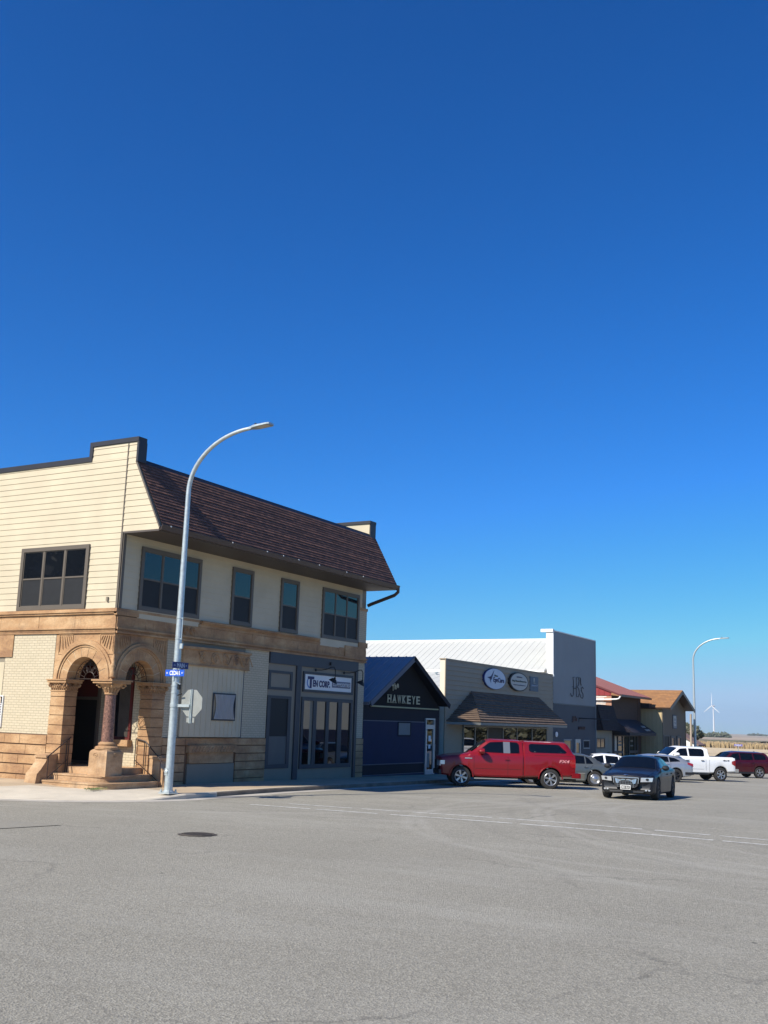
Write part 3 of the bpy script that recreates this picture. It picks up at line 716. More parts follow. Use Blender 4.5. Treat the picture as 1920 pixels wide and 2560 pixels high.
# railings
def railing(pts_top, posts, low):
    v = MB(); v.tube(pts_top, .02, 8); v.tube(low, .014, 6)
    for a, b in posts: v.tube([a, b], .016, 6)
    v.build('handrail', K['iron'], cb)
railing([(25.05, 25.5, 1.62), (24.15, 25.5, 1.02), (24.12, 25.5, .98)], [((24.98, 25.5, .5), (24.98, 25.5, 1.58)), ((24.18, 25.5, .15), (24.18, 25.5, 1.03)), ((24.9, 25.5, .5), (24.9, 25.5, 1.5))], [(25.0, 25.5, .95), (24.18, 25.5, .38)])
railing([(26.5, 24.1, 1.62), (26.5, 23.7, 1.55), (26.5, 23.0, .98), (26.5, 22.98, .94)], [((26.5, 24.1, .7), (26.5, 24.1, 1.62)), ((26.5, 23.02, .15), (26.5, 23.02, 1.0)), ((26.5, 23.72, .5), (26.5, 23.72, 1.55))], [(26.5, 24.1, .95), (26.5, 23.02, .3)])
# --- left facade ground floor
mb = MB(); L.box(mb, 26.18, 28.1, 1.68, 4.86, -.1, .0); L.box(mb, 28.1, 28.45, 1.68, 4.1, -.1, .0); mb.build('side_brick', K['brickL'], cb)
mb = MB(); L.box(mb, 28.11, 33, 4.12, 4.85, -.1, .03); mb.build('stone_lintel', K['stone'], cb)
mb = MB(); siding(mb, L, [(28.45, 1.68), (33, 1.68), (33, 3.95), (28.45, 3.95)], 5); L.box(mb, 28.45, 33, 1.68, 3.95, -.1, .0)
for a in (28.75, 29.2, 29.7): L.box(mb, a, a+.012, 1.68, 3.95, 0, .012)
mb.build('infill_panel', K['cream'], cb)
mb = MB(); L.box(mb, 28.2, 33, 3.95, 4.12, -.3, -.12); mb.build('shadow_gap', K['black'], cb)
mb = MB(); L.frame(mb, 28.32, 29.6, 1.84, 2.86, .03, -.02, .05); lv = mb.build('louvred_vent', K['white'], cb)
mb = MB(); z = 1.9
L.rect(mb, 28.34, 29.58, 1.86, 2.84, .004)
mb.build('vent_backing', K['black'], lv)
mb = MB()
while z < 2.62: L.box(mb, 28.36, 29.56, z, z+.022, .0, .045); z += .052
mb.build('slats', K['white'], lv)
st, mo = MB(), MB()
zz = [.10, .42, .74, 1.04, 1.36, 1.68]
for i in range(5): blocks(st, mo, L, 26.18, 46, zz[i], zz[i+1]-.03, ((.9, 1.25, .8) if i % 2 else (1.2, .7, 1.4)), .045)
L.box(mo, 26.16, 46, .0, 1.67, -.06, .012)
st.build('side_base_stones', K['stone'], cb); mo.build('base_joints', K['joint'], cb)
# --- street ground floor
for q0_, q1_ in ((27.16, 27.92), (31.42, 32.9), (39.4, 40)): mb = MB(); S.box(mb, q0_, q1_, 1.68, 4.86, -.1, 0); mb.build('brick_pier', K['brickS'], cb)
mb = MB()
BOW = lambda s: .20*max(0, 1-((s-29.72)/1.85)**2)
def pbent(mb, s0, s1, z0, z1, back, front, n=14):
    a = [s0+(s1-s0)*i/n for i in range(n+1)]
    mb.grid([[S.w(s, z0, front+BOW(s)) for s in a], [S.w(s, z1, front+BOW(s)) for s in a]])
    mb.grid([[S.w(s, z1, front+BOW(s)) for s in a], [S.w(s, z1, back) for s in a]]); mb.grid([[S.w(s, z0, back) for s in a], [S.w(s, z0, front+BOW(s)) for s in a]])
    for s in (s0, s1): mb.poly([S.w(s, z0, back), S.w(s, z1, back), S.w(s, z1, front+BOW(s)), S.w(s, z0, front+BOW(s))])
pbent(mb, 27.90, 31.62, 4.10, 4.62, -.05, .06); pbent(mb, 27.86, 31.66, 4.62, 4.70, -.05, .12); pbent(mb, 27.9, 31.62, 4.06, 4.10, -.05, .09)
sp = mb.build('scroll_panel', K['stone'], cb)
v = MB()
for i, c0 in enumerate((28.75, 29.35, 29.95, 30.62, 31.05, 31.38)):
    rr = .2 if i < 4 else .15
    q = Pl('S', Y0-.07-BOW(c0)); v.tube(spiral(q, c0, 4.36, rr, 2.2, 0, 1 if i % 2 else -1, .4, 34), .027, 6)
    v.tube([q.w(c0-.2+t*.08, 4.36+.19*math.cos(t*.8)*(-1 if i % 2 else 1), 0) for t in range(8)], .016, 6)
v.build('scroll_carving', K['stone'], sp)
mb = MB(); pbent(mb, 28.0, 31.3, 1.70, 4.06, -.05, .0)
for i in range(13):
    s = 28.12+i*.255; mb.box(s, s+.022, Y0-BOW(s)-.012, Y0, 1.72, 4.05)
bp_ = mb.build('board_infill', K['cream'], cb)
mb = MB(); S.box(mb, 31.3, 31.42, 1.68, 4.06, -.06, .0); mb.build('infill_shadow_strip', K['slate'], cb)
q = Pl('S', Y0-.21)
mb = MB(); q.frame(mb, 29.41, 30.70, 2.26, 3.20, .05, -.2, .03); wf = mb.build('small_window', K['slate'], cb)
mb = MB(); mb.smooth = True
cv = []
for j in range(9):
    row = []
    for i in range(61):
        u = i/60; zz_ = 2.31+(3.15-2.31)*j/8; flare = 1-.16*math.sin(math.pi*(1-j/8))*(j < 8)*(1 if j > 0 else .6)
        s = 30.055+(u-.5)*1.16*flare; row.append(q.w(s, zz_, .05+.042*math.sin(u*math.pi*26)))
    cv.append(row)
mb.grid(cv); mb.build('curtain', K['curtain'], wf, fix=False)
mb = MB(); q.rect(mb, 29.46, 30.65, 2.31, 3.15, -.02); mb.build('window_backing', K['black'], wf, fix=False)
zz = [-.05, .27, .56, .86, 1.14, 1.42, 1.68]
for p0_, p1_, ln in ((27.17, 28.32, (.6, .7)), (31.10, 32.9, None), (39.4, 40.02, (.7,))):
    st, mo = MB(), MB()
    for i in range(6): blocks(st, mo, S, p0_, p1_, zz[i], zz[i+1]-.02, ln or ((.9, .7) if i % 2 else (.6, 1.1)), .05)
    o_ = st.build('base_stones', K['stone'], cb); mo = MB(); S.box(mo, p0_-.01, min(p1_, 40), -.1, 1.67, -.05, .012); mo.build('base_joints', K['joint'], o_)
st, mo = MB(), MB()
blocks(st, mo, S, 28.32, 31.1, 1.42, 1.66, (2.9,), .06)
S.box(st, 28.4, 31.0, 1.18, 1.42, 0, .16); S.box(st, 28.5, 30.9, .82, 1.18, 0, .10)
for k in range(14): st.tube([S.w(28.55+k*.17, 1.2, .17), S.w(28.68+k*.17, 1.38, .17)], .02, 5)
S.box(mo, 28.32, 31.1, -.1, 1.67, -.05, .010)
o_ = st.build('bay_base_stone', K['stone'], cb); mo.build('base_joints', K['joint'], o_)
mb = MB(); S.box(mb, 28.45, 31.0, .0, .80, 0, .075); mb.build('plywood_patch', K['cream_dark'], cb)
# storefront
mb = MB()
S.box(mb, 32.92, 39.4, -.2, 4.86, -.1, -.004); mb.build('storefront_wall', K['cream_dark'], cb)
mb = MB(); S.box(mb, 32.92, 39.4, 4.44, 4.86, -.02, .06); S.box(mb, 34.74, 35.05, -.1, 4.44, -.02, .06); S.box(mb, 39.2, 39.38, -.1, 4.44, -.02, .07)
S.frame(mb, 32.92, 34.50, 3.46, 4.18, .14, -.02, .03, .1, .1)
mb.build('storefront_trim', K['slate'], cb)
mb = MB(); S.frame(mb, 32.92, 34.48, .55, 3.24, .2, -.02, .03, .15, .1); dd = mb.build('shop_door', K['slate'], cb)
g = MB(); S.rect(g, 33.0, 34.3, 1.73, 3.14, .004); g.build('door_glass', K['black'], dd, fix=False)
K['greypanel'] = M('grey_door_panel', (.10, .10, .095), .5, var=.1)
g = MB(); S.rect(g, 33.0, 34.3, .70, 1.73, .004); S.box(g, 33.0, 34.3, 1.2, 1.215, 0, .008); g.build('door_panel', K['greypanel'], dd)
mb = MB(); S.frame(mb, 35.20, 39.04, .50, 3.26, .14, -.02, .05, .16, .14)
for a, b in ((36.05, 36.29), (37.0, 37.23), (37.91, 38.21)): S.box(mb, a, b, .66, 3.12, -.02, .04)
sw = mb.build('shop_window', K['slate'], cb)
for a, b in ((35.34, 36.05), (36.29, 37.0), (37.23, 37.91), (38.21, 38.9)):
    g = MB(); th = random.uniform(-.006, .006)
    g.poly([S.w(a, .66, 0), S.w(b, .66, th), S.w(b, 3.12, th), S.w(a, 3.12, 0)]); g.build('pane', K['shopglass'], sw, fix=False)
mb = MB(); S.frame(mb, 35.24, 39.02, 3.46, 4.26, .10, -.02, .05); sg = mb.build('shop_sign', K['slate'], cb)
mb = MB(); S.box(mb, 35.34, 38.92, 3.56, 4.16, -.02, .02); mb.build('sign_board', K['white'], sg)
K['navy_ink'] = M('navy_ink', (.02, .02, .10), .5, var=0); K['blue_ink'] = M('blue_ink', (.10, .22, .50), .5, var=0); K['grey_ink'] = M('grey_ink', (.16, .17, .22), .5, var=0)
RX, UZ = (1, 0, 0), (0, 0, 1)
def St(parent, body, x, z, wd, ht, mat, out, plane=S, bold=.02, name='lettering', thick=.008, space=1):
    return text(parent, name, body, plane.w(x, z, out), RX if plane.ax == 'S' else (0, -1, 0), UZ, wd, ht, mat, thick, bold, space=space)
St(sg, 'T', 35.56, 3.62, .46, .46, K['navy_ink'], .021, bold=.05)
v = MB(); S.ring(v, 35.74, 3.84, .17, .23, R(110), R(300), .021, .027, 16); v.build('emblem', K['blue_ink'], sg)
St(sg, 'EN CORP.', 35.95, 3.68, 1.28, .27, K['navy_ink'], .021, bold=.04)
v = MB(); S.box(v, 37.38, 38.82, 3.71, 3.97, .02, .03); v.build('name_plate', K['grey_ink'], sg)
St(sg, 'COMMODITIES', 37.44, 3.77, 1.32, .14, K['white'], .031, bold=.01)
# gooseneck lamps
for xa in (36.05, 38.22):
    gl = MB(); z = 4.35
    gl.tube([S.w(xa, z, .06), S.w(xa+.10, z-.0, .28), S.w(xa+.22, z+.05, .48), S.w(xa+.32, z+.13, .60), S.w(xa+.40, z+.14, .68), S.w(xa+.44, z+.03, .72), S.w(xa+.44, z-.28, .72)], .018, 8)
    gl.lathe(S.w(xa, z, .06)-Vector((0, 0, 0)), [(.06, 0), (.06, -.02), (.02, -.03)], 12, 'Y')
    a = S.w(xa+.44, z-.28, .72); b = a+Vector((-.03, .09, -.17))
    gl.tube([a, a+(b-a)*.25, a+(b-a)*.3, b], [.04, .05, .09, .19], 16)
    gl.build('gooseneck_lamp', K['black'], cb)
mb = MB(); S.box(mb, 37.08, 37.16, 4.6, 4.72, .05, .12); mb.build('small_fitting', K['black'], cb)
# weeds
# ============================================================ the row of shops
YF = 23.7
F = Pl('S', YF)
# --- blue gabled bar
K['navy'] = M('navy_board', (.006, .014, .055), .8, var=.1); K['navy_dark'] = M('dark_navy_board', (.0045, .006, .015), .8, var=.1)
K['blue_metal'] = M('blue_roof_metal', (.25, .28, .34), .6, metal=.2, var=.08, scale=.7); K['black_wall'] = M('black_board', (.003, .003, .004), .9, var=.1)
K['letter'] = M('tarnished_gold_letters', (.48, .43, .27), .5, var=.2, scale=4); K['gold_strip'] = M('pale_yellow_strip', (.42, .40, .22), .6, var=.05)
K['alu'] = M('aluminium_frame', (.42, .46, .48), .35, metal=.4, var=.05)
hb = thing('gabled_bar', (40.1, 23.7, -.1), 'narrow dark blue bar with steep gable and metal roof', 'building')
gx0, gx1, xm = 40.15, 47.55, 44.1
mb = MB(); mb.box(gx0, gx1, YF+.02, 44, -.5, 3.2); mb.build('wall', K['navy_dark'], hb)
mb = MB(); F.box(mb, gx0, 45.96, .56, 2.41, -.01, .02); mb.build('blue_panel', K['navy'], hb)
mb = MB(); F.box(mb, gx0, 45.95, 2.41, 2.45, -.01, .035); F.box(mb, gx0, 45.95, .53, .57, -.01, .035); F.box(mb, gx0, 45.95, .08, .11, -.01, .03)
K['bluegrey'] = M('blue_grey_trim', (.10, .115, .15), .6, var=.05); mb.build('panel_trim', K['bluegrey'], hb)
mb = MB(); F.box(mb, gx0, gx1, -.5, .08, -.01, .02); mb.build('plinth', K['navy'], hb)
mb = MB(); mb.prism([(gx0-.0, YF, 3.12), (gx1, YF, 3.12), (xm, YF, 5.32)], (0, .2, 0)); mb.build('gable', K['black_wall'], hb)
mb = MB(); F.box(mb, 40.75, 47.3, 3.03, 3.09, 0, .06); mb.build('gold_strip', K['gold_strip'], hb)
# roof slopes
slw = (xm-(gx0-.05), 5.42-3.22)
for sgn, xe in ((-1, gx0-.05), (1, gx1+.40)):
    mb = MB(); ez = 5.42-(5.42-3.22)*abs(xe-xm)/(xm-gx0+.05)
    a, b = Vector((xe, YF-.35, ez)), Vector((xm, YF-.35, 5.42)); U = (b-a); nn_ = Vector((0, 1, 0)).cross(U).normalized(); nn_ = nn_ if nn_.z > 0 else -nn_
    mb.prism([a, b, b-nn_*.1, a-nn_*.1], (0, 21, 0))
    if sgn < 0: ribs(mb, a+nn_*.0, (0, 1, 0), U.normalized(), nn_, 21, U.length, .40, .05, .04)
    mb.build('roof_slope', K['blue_metal'] if sgn < 0 else K['navy_dark'], hb)
    mb = MB(); q = nn_*.02; mb.prism([a+q, b+q, b-nn_*.20, a-nn_*.20], (0, -.05, 0)); mb.build('barge_board', K['navy_dark'] if sgn > 0 else K['bluegrey'], hb)
mb = MB(); mb.box(gx0-.12, gx0, YF-.3, 44, 3.08, 3.2); mb.build('eave_gutter', K['bluegrey'], hb)
mb = MB(); F.frame(mb, 43.25, 44.5, 1.76, 2.42, .05, 0, .05); hw_ = mb.build('window', K['navy_dark'], hb)
g = MB(); F.rect(g, 43.3, 44.45, 1.83, 2.36, .03); K['blind'] = M('grey_blind', (.17, .19, .19), .6, var=.08); g.build('blind', K['blind'], hw_, fix=False)
mb = MB(); F.frame(mb, 45.98, 46.95, .0, 2.62, .07, 0, .07); F.box(mb, 46.05, 46.88, 2.18, 2.32, 0, .07); F.frame(mb, 46.05, 46.88, .05, 2.2, .08, .0, .06, .18)
dr = mb.build('glass_door', K['alu'], hb)
g = MB(); F.rect(g, 46.05, 46.88, .1, 2.56, .015); g.build('door_pane', K['shopglass'], dr, fix=False)
g = MB(); F.box(g, 46.35, 46.6, 1.55, 1.8, .02, .03); F.box(g, 46.35, 46.56, 1.2, 1.38, .02, .03); g.build('door_notice', K['white'], dr)
g = MB(); F.box(g, 46.10, 46.45, .32, 1.0, .02, .035); g.build('door_poster', K['blind'], dr)
g = MB(); g.tube([F.w(46.82, 1.1, .06), F.w(46.82, 1.1, .14), F.w(46.82, 1.4, .14), F.w(46.82, 1.4, .06)], .015, 6); g.build('door_handle', K['alu'], dr)
def Ft(parent, body, x, z, wd, ht, mat, out=.02, bold=.02, name='lettering', thick=.02, shear=0): 
    return text(parent, name, body, F.w(x, z, out), RX, UZ, wd, ht, mat, thick, bold, shear)
x = 42.2
obs = []
for i, ch in enumerate('HAWKEYE'):
    z = 3.24; wd = .36
    obs.append(Ft(hb, ch, x, z, wd, .38, K['letter'], bold=.025))
    if ch in 'HAKWE' and ch != 'E':
        for dx in ((.0, .24) if ch in 'HAK' else ()):
            b_ = MB(); F.box(b_, x+dx-.02, x+dx+.15, z, z+.045, .02, .04); 
            if ch != 'A': F.box(b_, x+dx-.02, x+dx+.15, z+.335, z+.38, .02, .04)
            obs.append(b_.build('serif', K['letter'], hb))
    x += .465
join_parts(obs, 'name_letters')
obs = [text(hb, 'l', ch, F.w(42.62+i*.22, 3.78+i*.07, .02), (1, 0, .1), (-.1, 0, 1), .17, .28 if i < 2 else .2, K['letter'], .02, .04) for i, ch in enumerate('The')]
join_parts(obs, 'the_letters')
mb = MB(); mb.lathe((46.3, YF-.02, 4.42), [(.04, 0), (.05, -.1), (.07, -.16)], 12, 'Y'); mb.build('spot_fitting', K['alu'], hb)

# --- eye clinic with false front
K['greige'] = M('grey_beige_siding', (.30, .245, .17), .6, var=.04)
K['creamtrim'] = M('pale_cream_trim', (.72, .66, .54), .6, var=.03)
ey = thing('clinic_building', (48.1, 23.7, -.2), 'single storey clinic with grey lap siding false front and shingled awning', 'building')
mb = MB(); mb.box(48.1, 63.15, YF+.02, YF+.30, -.5, 5.56); mb.box(48.15, 63.1, YF+.3, 40, -.5, 3.9); mb.build('wall', K['creamtrim'], ey)
mb = MB(); siding(mb, F, [(48.1, .0), (63.15, .0), (63.15, 5.56), (48.1, 5.56)], .24, .035); mb.build('front_siding', K['greige'], ey)
mb = MB(); mb.box(48.06, 63.2, YF-.04, YF+.34, 5.56, 5.61); F.box(mb, 48.06, 48.2, 0, 5.56, -.01, .03); mb.build('edge_trim', K['greige'], ey)
K['seagrey'] = M('grey_window_frame', (.20, .20, .18), .5, var=.05)
mb = MB(); ed = [50.16, 51.6, 53.2, 55.3, 57.3, 59.6, 61.95]
mb_ = MB(); F.frame(mb_, 50.14, 62.0, .75, 2.34, .08, 0, .09)
for e in ed[1:-1]: F.box(mb_, e-.05, e+.05, .83, 2.26, 0, .08)
fw = mb_.build('shop_window', K['seagrey'], ey)
for a, b in zip(ed, ed[1:]):
    g = MB(); F.rect(g, a+.05, b-.05, .83 if a != 53.2 else .3, 2.26, .05); g.build('pane', K['shopglass'] if a != 53.2 else K['black'], fw, fix=False)
# awning: hipped, shingled
ax0, ax1, tx0, tx1 = 48.15, 61.9, 51.2, 60.8
yo, zt, zb_ = 22.3, 4.10, 2.52
mb = MB(); A, B, C_, D = Vector((ax0+1.2, yo, zb_)), Vector((ax1, yo, zb_)), Vector((tx1, YF, zt)), Vector((tx0, YF, zt))
V = Vector((0, YF-yo, zt-zb_)); vl = V.length; V.normalize(); Nn = Vector((0, -V.z, V.y))
P0 = Vector((0, yo, zb_)); lap(mb, P0, (1, 0, 0), V, Nn, [(A.x, 0), (B.x, 0), (C_.x, vl), (D.x, vl)], .17, .035, .004, .5)
E_ = Vector((ax0+.1, YF, zb_))
Ul = (E_-A).normalized(); n2 = (D-A).cross(Ul).normalized(); n2 = n2 if n2.x < 0 else -n2; V2 = n2.cross(Ul); V2 = V2 if V2.z > 0 else -V2
lap(mb, A, Ul, V2, n2, [(0, 0), ((E_-A).length, 0), ((D-A).dot(Ul), (D-A).dot(V2))], .17, .035, .004, .5)
E2 = Vector((ax1+.5, YF, zb_)); mb.poly([B, E2, C_])
K['awn_shingle'] = brickM('weathered_wood_shingles', 'S', (.19, .13, .088), (.135, .09, .06), (.10, .07, .05), .22, .12, .01, .6, .9)
aw = mb.build('awning_roof', K['awn_shingle'], ey)
mb = MB(); mb.prism([A-Vector((0, 0, .02)), B-Vector((0, 0, .02)), E2-Vector((0, 0, .02)), E_-Vector((0, 0, .02))], (0, 0, -.13)); mb.build('awning_fascia', K['seagrey'], aw)
K['sign_blue'] = M('pale_blue_sign', (.46, .53, .64), .4, var=.03); K['sign_cream'] = M('pale_cream_sign', (.42, .42, .39), .5, var=.03); K['dark_green'] = M('dark_green_ink', (.03, .06, .05), .5, var=0)
def ovalsign(cx, cz, rx, rz, face, rim, out, label, name='oval_sign', rimw=.1):
    sg = thing(name, F.w(cx, cz, 0), label, 'sign')
    for rr, o0, o1, mt, nm_ in ((1, .0, out, rim, 'rim'), (1-rimw/rx, out-.01, out+.012, face, 'face')):
        v = MB(); n = 40; a = [F.w(cx+rx*rr*math.cos(2*math.pi*i/n), cz+rz*rr*math.sin(2*math.pi*i/n), o1) for i in range(n)]
        v.prism(a, (0, o1-o0, 0)); v.build(nm_, mt, sg)
    return sg
s1 = ovalsign(54.0, 4.87, 1.48, .57, K['sign_blue'], K['navy_sign'], .12, 'pale blue oval EyeCare sign on the grey clinic front', rimw=.07)
Ft(s1, 'EyeCare', 53.75, 4.62, 1.45, .34, K['navy_ink'], .135, .012)
Ft(s1, 'Akron', 53.85, 5.0, .45, .10, K['dark_green'], .135, .01)
v = MB()
for pts in ([(53.25, 4.92), (53.45, 5.02), (53.85, 5.35), (53.62, 5.0), (53.5, 4.80), (53.42, 4.86)], [(52.9, 4.92), (53.15, 4.95), (53.38, 4.98), (53.42, 4.62), (53.24, 4.85)]):
    v.prism([F.w(a, b, .14) for a, b in pts], (0, .012, 0))
v.build('emblem', K['navy_ink'], s1)
s2 = ovalsign(57.4, 4.87, 1.4, .53, K['sign_cream'], K['black'], .14, 'cream oval sign with dark rim, middle of the clinic front', rimw=.14)
Ft(s2, 'Roy. Bennet Power Co.', 56.35, 4.83, 2.1, .13, K['dark_green'], .155, .02)
Ft(s2, 'INSURANCE', 57.0, 5.1, .8, .07, K['grey_ink'], .155, .0)
Ft(s2, 'Crop Insurance Management', 56.5, 4.64, 1.8, .08, K['grey_ink'], .155, .0)
s3 = thing('square_sign', F.w(59.95, 4.85, 0), 'dark teal rectangular sign beside the oval signs on the clinic', 'sign')
v = MB(); F.box(v, 59.3, 60.6, 4.43, 5.28, 0, .06); K['teal'] = M('teal_sign', (.05, .085, .13), .5, var=.1); v.build('board', K['teal'], s3)
v = MB(); F.box(v, 59.8, 59.97, 4.9, 5.2, .06, .07); v.prism([F.w(59.75, 4.88, .07), F.w(60.1, 4.88, .07), F.w(59.9, 5.0, .07)], (0, .01, 0)); v.build('emblem', K['sign_cream'], s3)
Ft(s3, 'ENERGY', 59.5, 4.72, .9, .08, K['sign_blue'], .062, 0)

# --- tall corrugated building with long white roof
K['white_metal'] = M('white_metal_roof', (.50, .505, .47), .5, var=.03, scale=.6); K['steel_up'] = M('blue_grey_ribbed_steel', (.28, .295, .30), .5, metal=.1, var=.05, scale=.6); K['steel_lo'] = M('dark_grey_ribbed_steel', (.095, .105, .12), .5, metal=.1, var=.06, scale=.6)
jb = thing('corrugated_building', (63.2, 23.7, -.4), 'tall grey corrugated steel building with a white trim edge', 'building')
jx0, jx1, xr = 63.2, 71.35, 67.3
mb = MB(); mb.box(jx0+.02, jx1-.02, YF+.03, YF+.4, -.8, 8.3); mb.box(jx0+.05, jx1-.05, YF+.4, 66, -.8, 5.9)
mb.build('wall', K['white_metal'], jb)
mb = MB(); F.rect(mb, jx0, jx1, -.8, 3.82, .0); ribs(mb, F.w(jx0, -.8, 0), (1, 0, 0), (0, 0, 1), (0, -1, 0), jx1-jx0, 4.6, .2, .07, .03); F.box(mb, jx0, jx1, 3.80, 3.86, 0, .05); mb.build('lower_cladding', K['steel_lo'], jb, fix=False)
mb = MB(); F.rect(mb, jx0, jx1, 3.86, 8.3, .02); ribs(mb, F.w(jx0, 3.86, .02), (1, 0, 0), (0, 0, 1), (0, -1, 0), jx1-jx0, 4.44, .2, .07, .03); F.box(mb, jx1-.05, jx1+.02, -.4, 8.3, 0, .07); mb.build('upper_cladding', K['steel_up'], jb, fix=False)
mb = MB(); mb.box(jx0-.06, jx0+.02, YF-.05, YF+.42, 5.5, 8.36); mb.box(jx0-.16, jx0+.1, YF-.06, YF+.75, 8.24, 8.42); mb.box(jx0, jx1+.02, YF-.06, YF+.4, 8.3, 8.36); mb.box(jx0-.12, jx0+.0, YF-.1, YF+.5, 5.45, 5.6); mb.build('white_trim', K['white'], jb)
a, b = Vector((jx0-.35, YF+.4, 5.85)), Vector((xr, YF+.4, 8.12)); U = b-a; nn_ = Vector((-U.z, 0, U.x)).normalized()
mb = MB(); mb.prism([a, b, b-nn_*.08, a-nn_*.08], (0, 42, 0)); ribs(mb, a, (0, 1, 0), U.normalized(), nn_, 42, U.length, .46, .06, .022); mb.build('roof_slope', K['white_metal'], jb)
mb = MB(); a2, b2 = Vector((jx1+.1, YF+.4, 6.0)), b; mb.prism([a2, b2, b2-Vector((0, 0, .1)), a2-Vector((0, 0, .1))], (0, 42, 0)); mb.build('far_roof_slope', K['white_metal'], jb)
mb = MB(); mb.box(xr-.15, xr+.15, YF+.4, 66, 8.06, 8.17); mb.build('ridge_cap', K['white'], jb)
mb = MB(); mb.box(jx0-.5, jx0-.34, YF+.4, 66, 5.72, 5.84); mb.build('eave_gutter', K['white'], jb)
# lean-to roof below
a, b = Vector((55.0, 27.5, 3.95)), Vector((jx0-.3, 27.5, 5.74)); U = b-a; nn_ = Vector((-U.z, 0, U.x)).normalized()
mb = MB(); mb.prism([a, b, b-nn_*.08, a-nn_*.08], (0, 38, 0)); ribs(mb, a, (0, 1, 0), U.normalized(), nn_, 38, U.length, .75, .07, .022); mb.build('lean_to_roof', K['white_metal'], jb)
mb = MB(); mb.box(55.3, jx0, 40.2, 65, -.5, 3.9); mb.build('lean_to_wall', K['white_metal'], jb)
mb = MB(); mb.lathe((61.6, 31.0, 5.2), [(.06, 0), (.06, .35), (.12, .36), (.12, .42), (.02, .46)], 10); mb.build('roof_vent_pipe', K['galv'], jb)
K['ink_rail'] = M('dark_sign_tube', (.012, .018, .03), .5, var=0)
v = MB()
o_ = .10
def P2(l): return [F.w(a, b, o_) for a, b in l]
v.tube(P2([(66.15, 4.55), (66.3, 4.38), (66.5, 4.36), (66.68, 4.5), (66.7, 5.3), (66.62, 5.6), (66.9, 5.62)]), .022, 6)
v.tube(P2([(66.7, 4.9), (67.25, 4.9)]), .03, 6)
v.tube(P2([(67.25, 4.42), (67.25, 5.62), (67.6, 5.66), (67.8, 5.45), (67.7, 5.15), (67.4, 5.02), (67.75, 4.9), (67.85, 4.6), (67.65, 4.38), (67.25, 4.4)]), .022, 6)
v.tube(P2([(67.9, 5.62), (68.05, 5.62), (68.1, 5.3), (68.2, 5.15)]), .03, 6)
v.tube(P2([(68.65, 4.95), (68.45, 5.05), (68.2, 4.95), (68.25, 4.75), (68.55, 4.62), (68.6, 4.42), (68.4, 4.30), (68.1, 4.38), (68.0, 4.55), (67.8, 4.55)]), .022, 6)
for c in ((66.7, 5.0), (67.25, 5.0), (68.3, 4.8)): v.tube([F.w(*c, .02), F.w(*c, o_)], .02, 5)
v.build('tube_letters', K['ink_rail'], jb)
K['rust_ink'] = M('dark_red_ink', (.045, .008, .008), .6, var=0)
Ft(jb, "JB's", 66.55, 2.72, .95, .42, K['rust_ink'], .05, .05)
Ft(jb, 'LOUNGE', 67.75, 2.28, 1.35, .2, K['rust_ink'], .05, .05)
v = MB(); v.tube([F.w(67.95, 3.0, .03), F.w(67.95, 3.0, 1.6)], .03, 6); v.tube([F.w(67.95, 2.75, .03), F.w(67.95, 3.05, .03)], .02, 6); v.tube([F.w(67.95, 3.02, .05), F.w(69.6, 3.0, .6), F.w(71.3, 2.98, 1.0)], .03, 6); v.build('sign_bracket', K['ink_rail'], jb)
window(jb, F, 64.95, 66.45, .6, 1.66, 1, False, (K['steel_up'], K['glass'], K['glass']), t=.06)
window(jb, F, 68.7, 70.0, 1.04, 1.62, 1, False, (K['steel_up'], K['navy_dark'], K['glass']), t=.05)
v = MB(); F.frame(v, 67.1, 68.1, -.55, 1.66, .16, 0, .08, .2, .22); dr = v.build('door', K['alu'], jb)
g = MB(); F.rect(g, 67.26, 67.94, -.35, 1.44, .04); g.build('door_pane', K['glass'], dr, fix=False)
pl_ = thing('wall_plaque', F.w(63.55, 2.0, .02), 'small white oval plaque between the clinic and the grey steel wall', 'sign')
v = MB(); v.prism([F.w(63.62+.22*math.cos(t*math.pi/10), 1.95+.16*math.sin(t*math.pi/10), .10) for t in range(20)], (0, .04, 0)); v.build('plate', K['white'], pl_)

# --- low shop with black mansard
lo = thing('low_shop', (71.4, 23.7, -.5), 'low pale shop with black shingled mansard beside the grey steel building', 'building')
K['pale_board'] = M('pale_grey_board', (.33, .32, .26), .6, var=.04)
mb = MB(); mb.box(71.4, 74.95, YF+.02, 42, -.9, 3.7); F.box(mb, 71.4, 75.0, -.9, 2.25, -.05, .0)
for i in range(12): F.box(mb, 71.5+i*.3, 71.52+i*.3, -.6, 2.25, 0, .012)
mb.build('wall', K['pale_board'], lo)
mb = MB(); P0 = Vector((71.38, YF-.55, 2.28)); V = Vector((0, .45, 1.72)); vl = V.length; V.normalize(); Nn = Vector((0, -V.z, V.y))
lap(mb, P0, (1, 0, 0), V, Nn, [(0, 0), (3.75, 0), (3.6, vl), (0, vl)], .16, .03, .01, .3); mb.prism([(71.38, YF-.52, 2.26), (71.38, YF+.05, 2.26), (71.38, YF+.05, 3.98), (71.38, YF-.08, 3.98)], (3.6, 0, 0))
mb.build('mansard', K['shingle_dark'], lo)
window(lo, F, 71.45, 73.25, 1.05, 1.75, 2, False, (K['taupe'], K['glass'], K['glass']), t=.06)

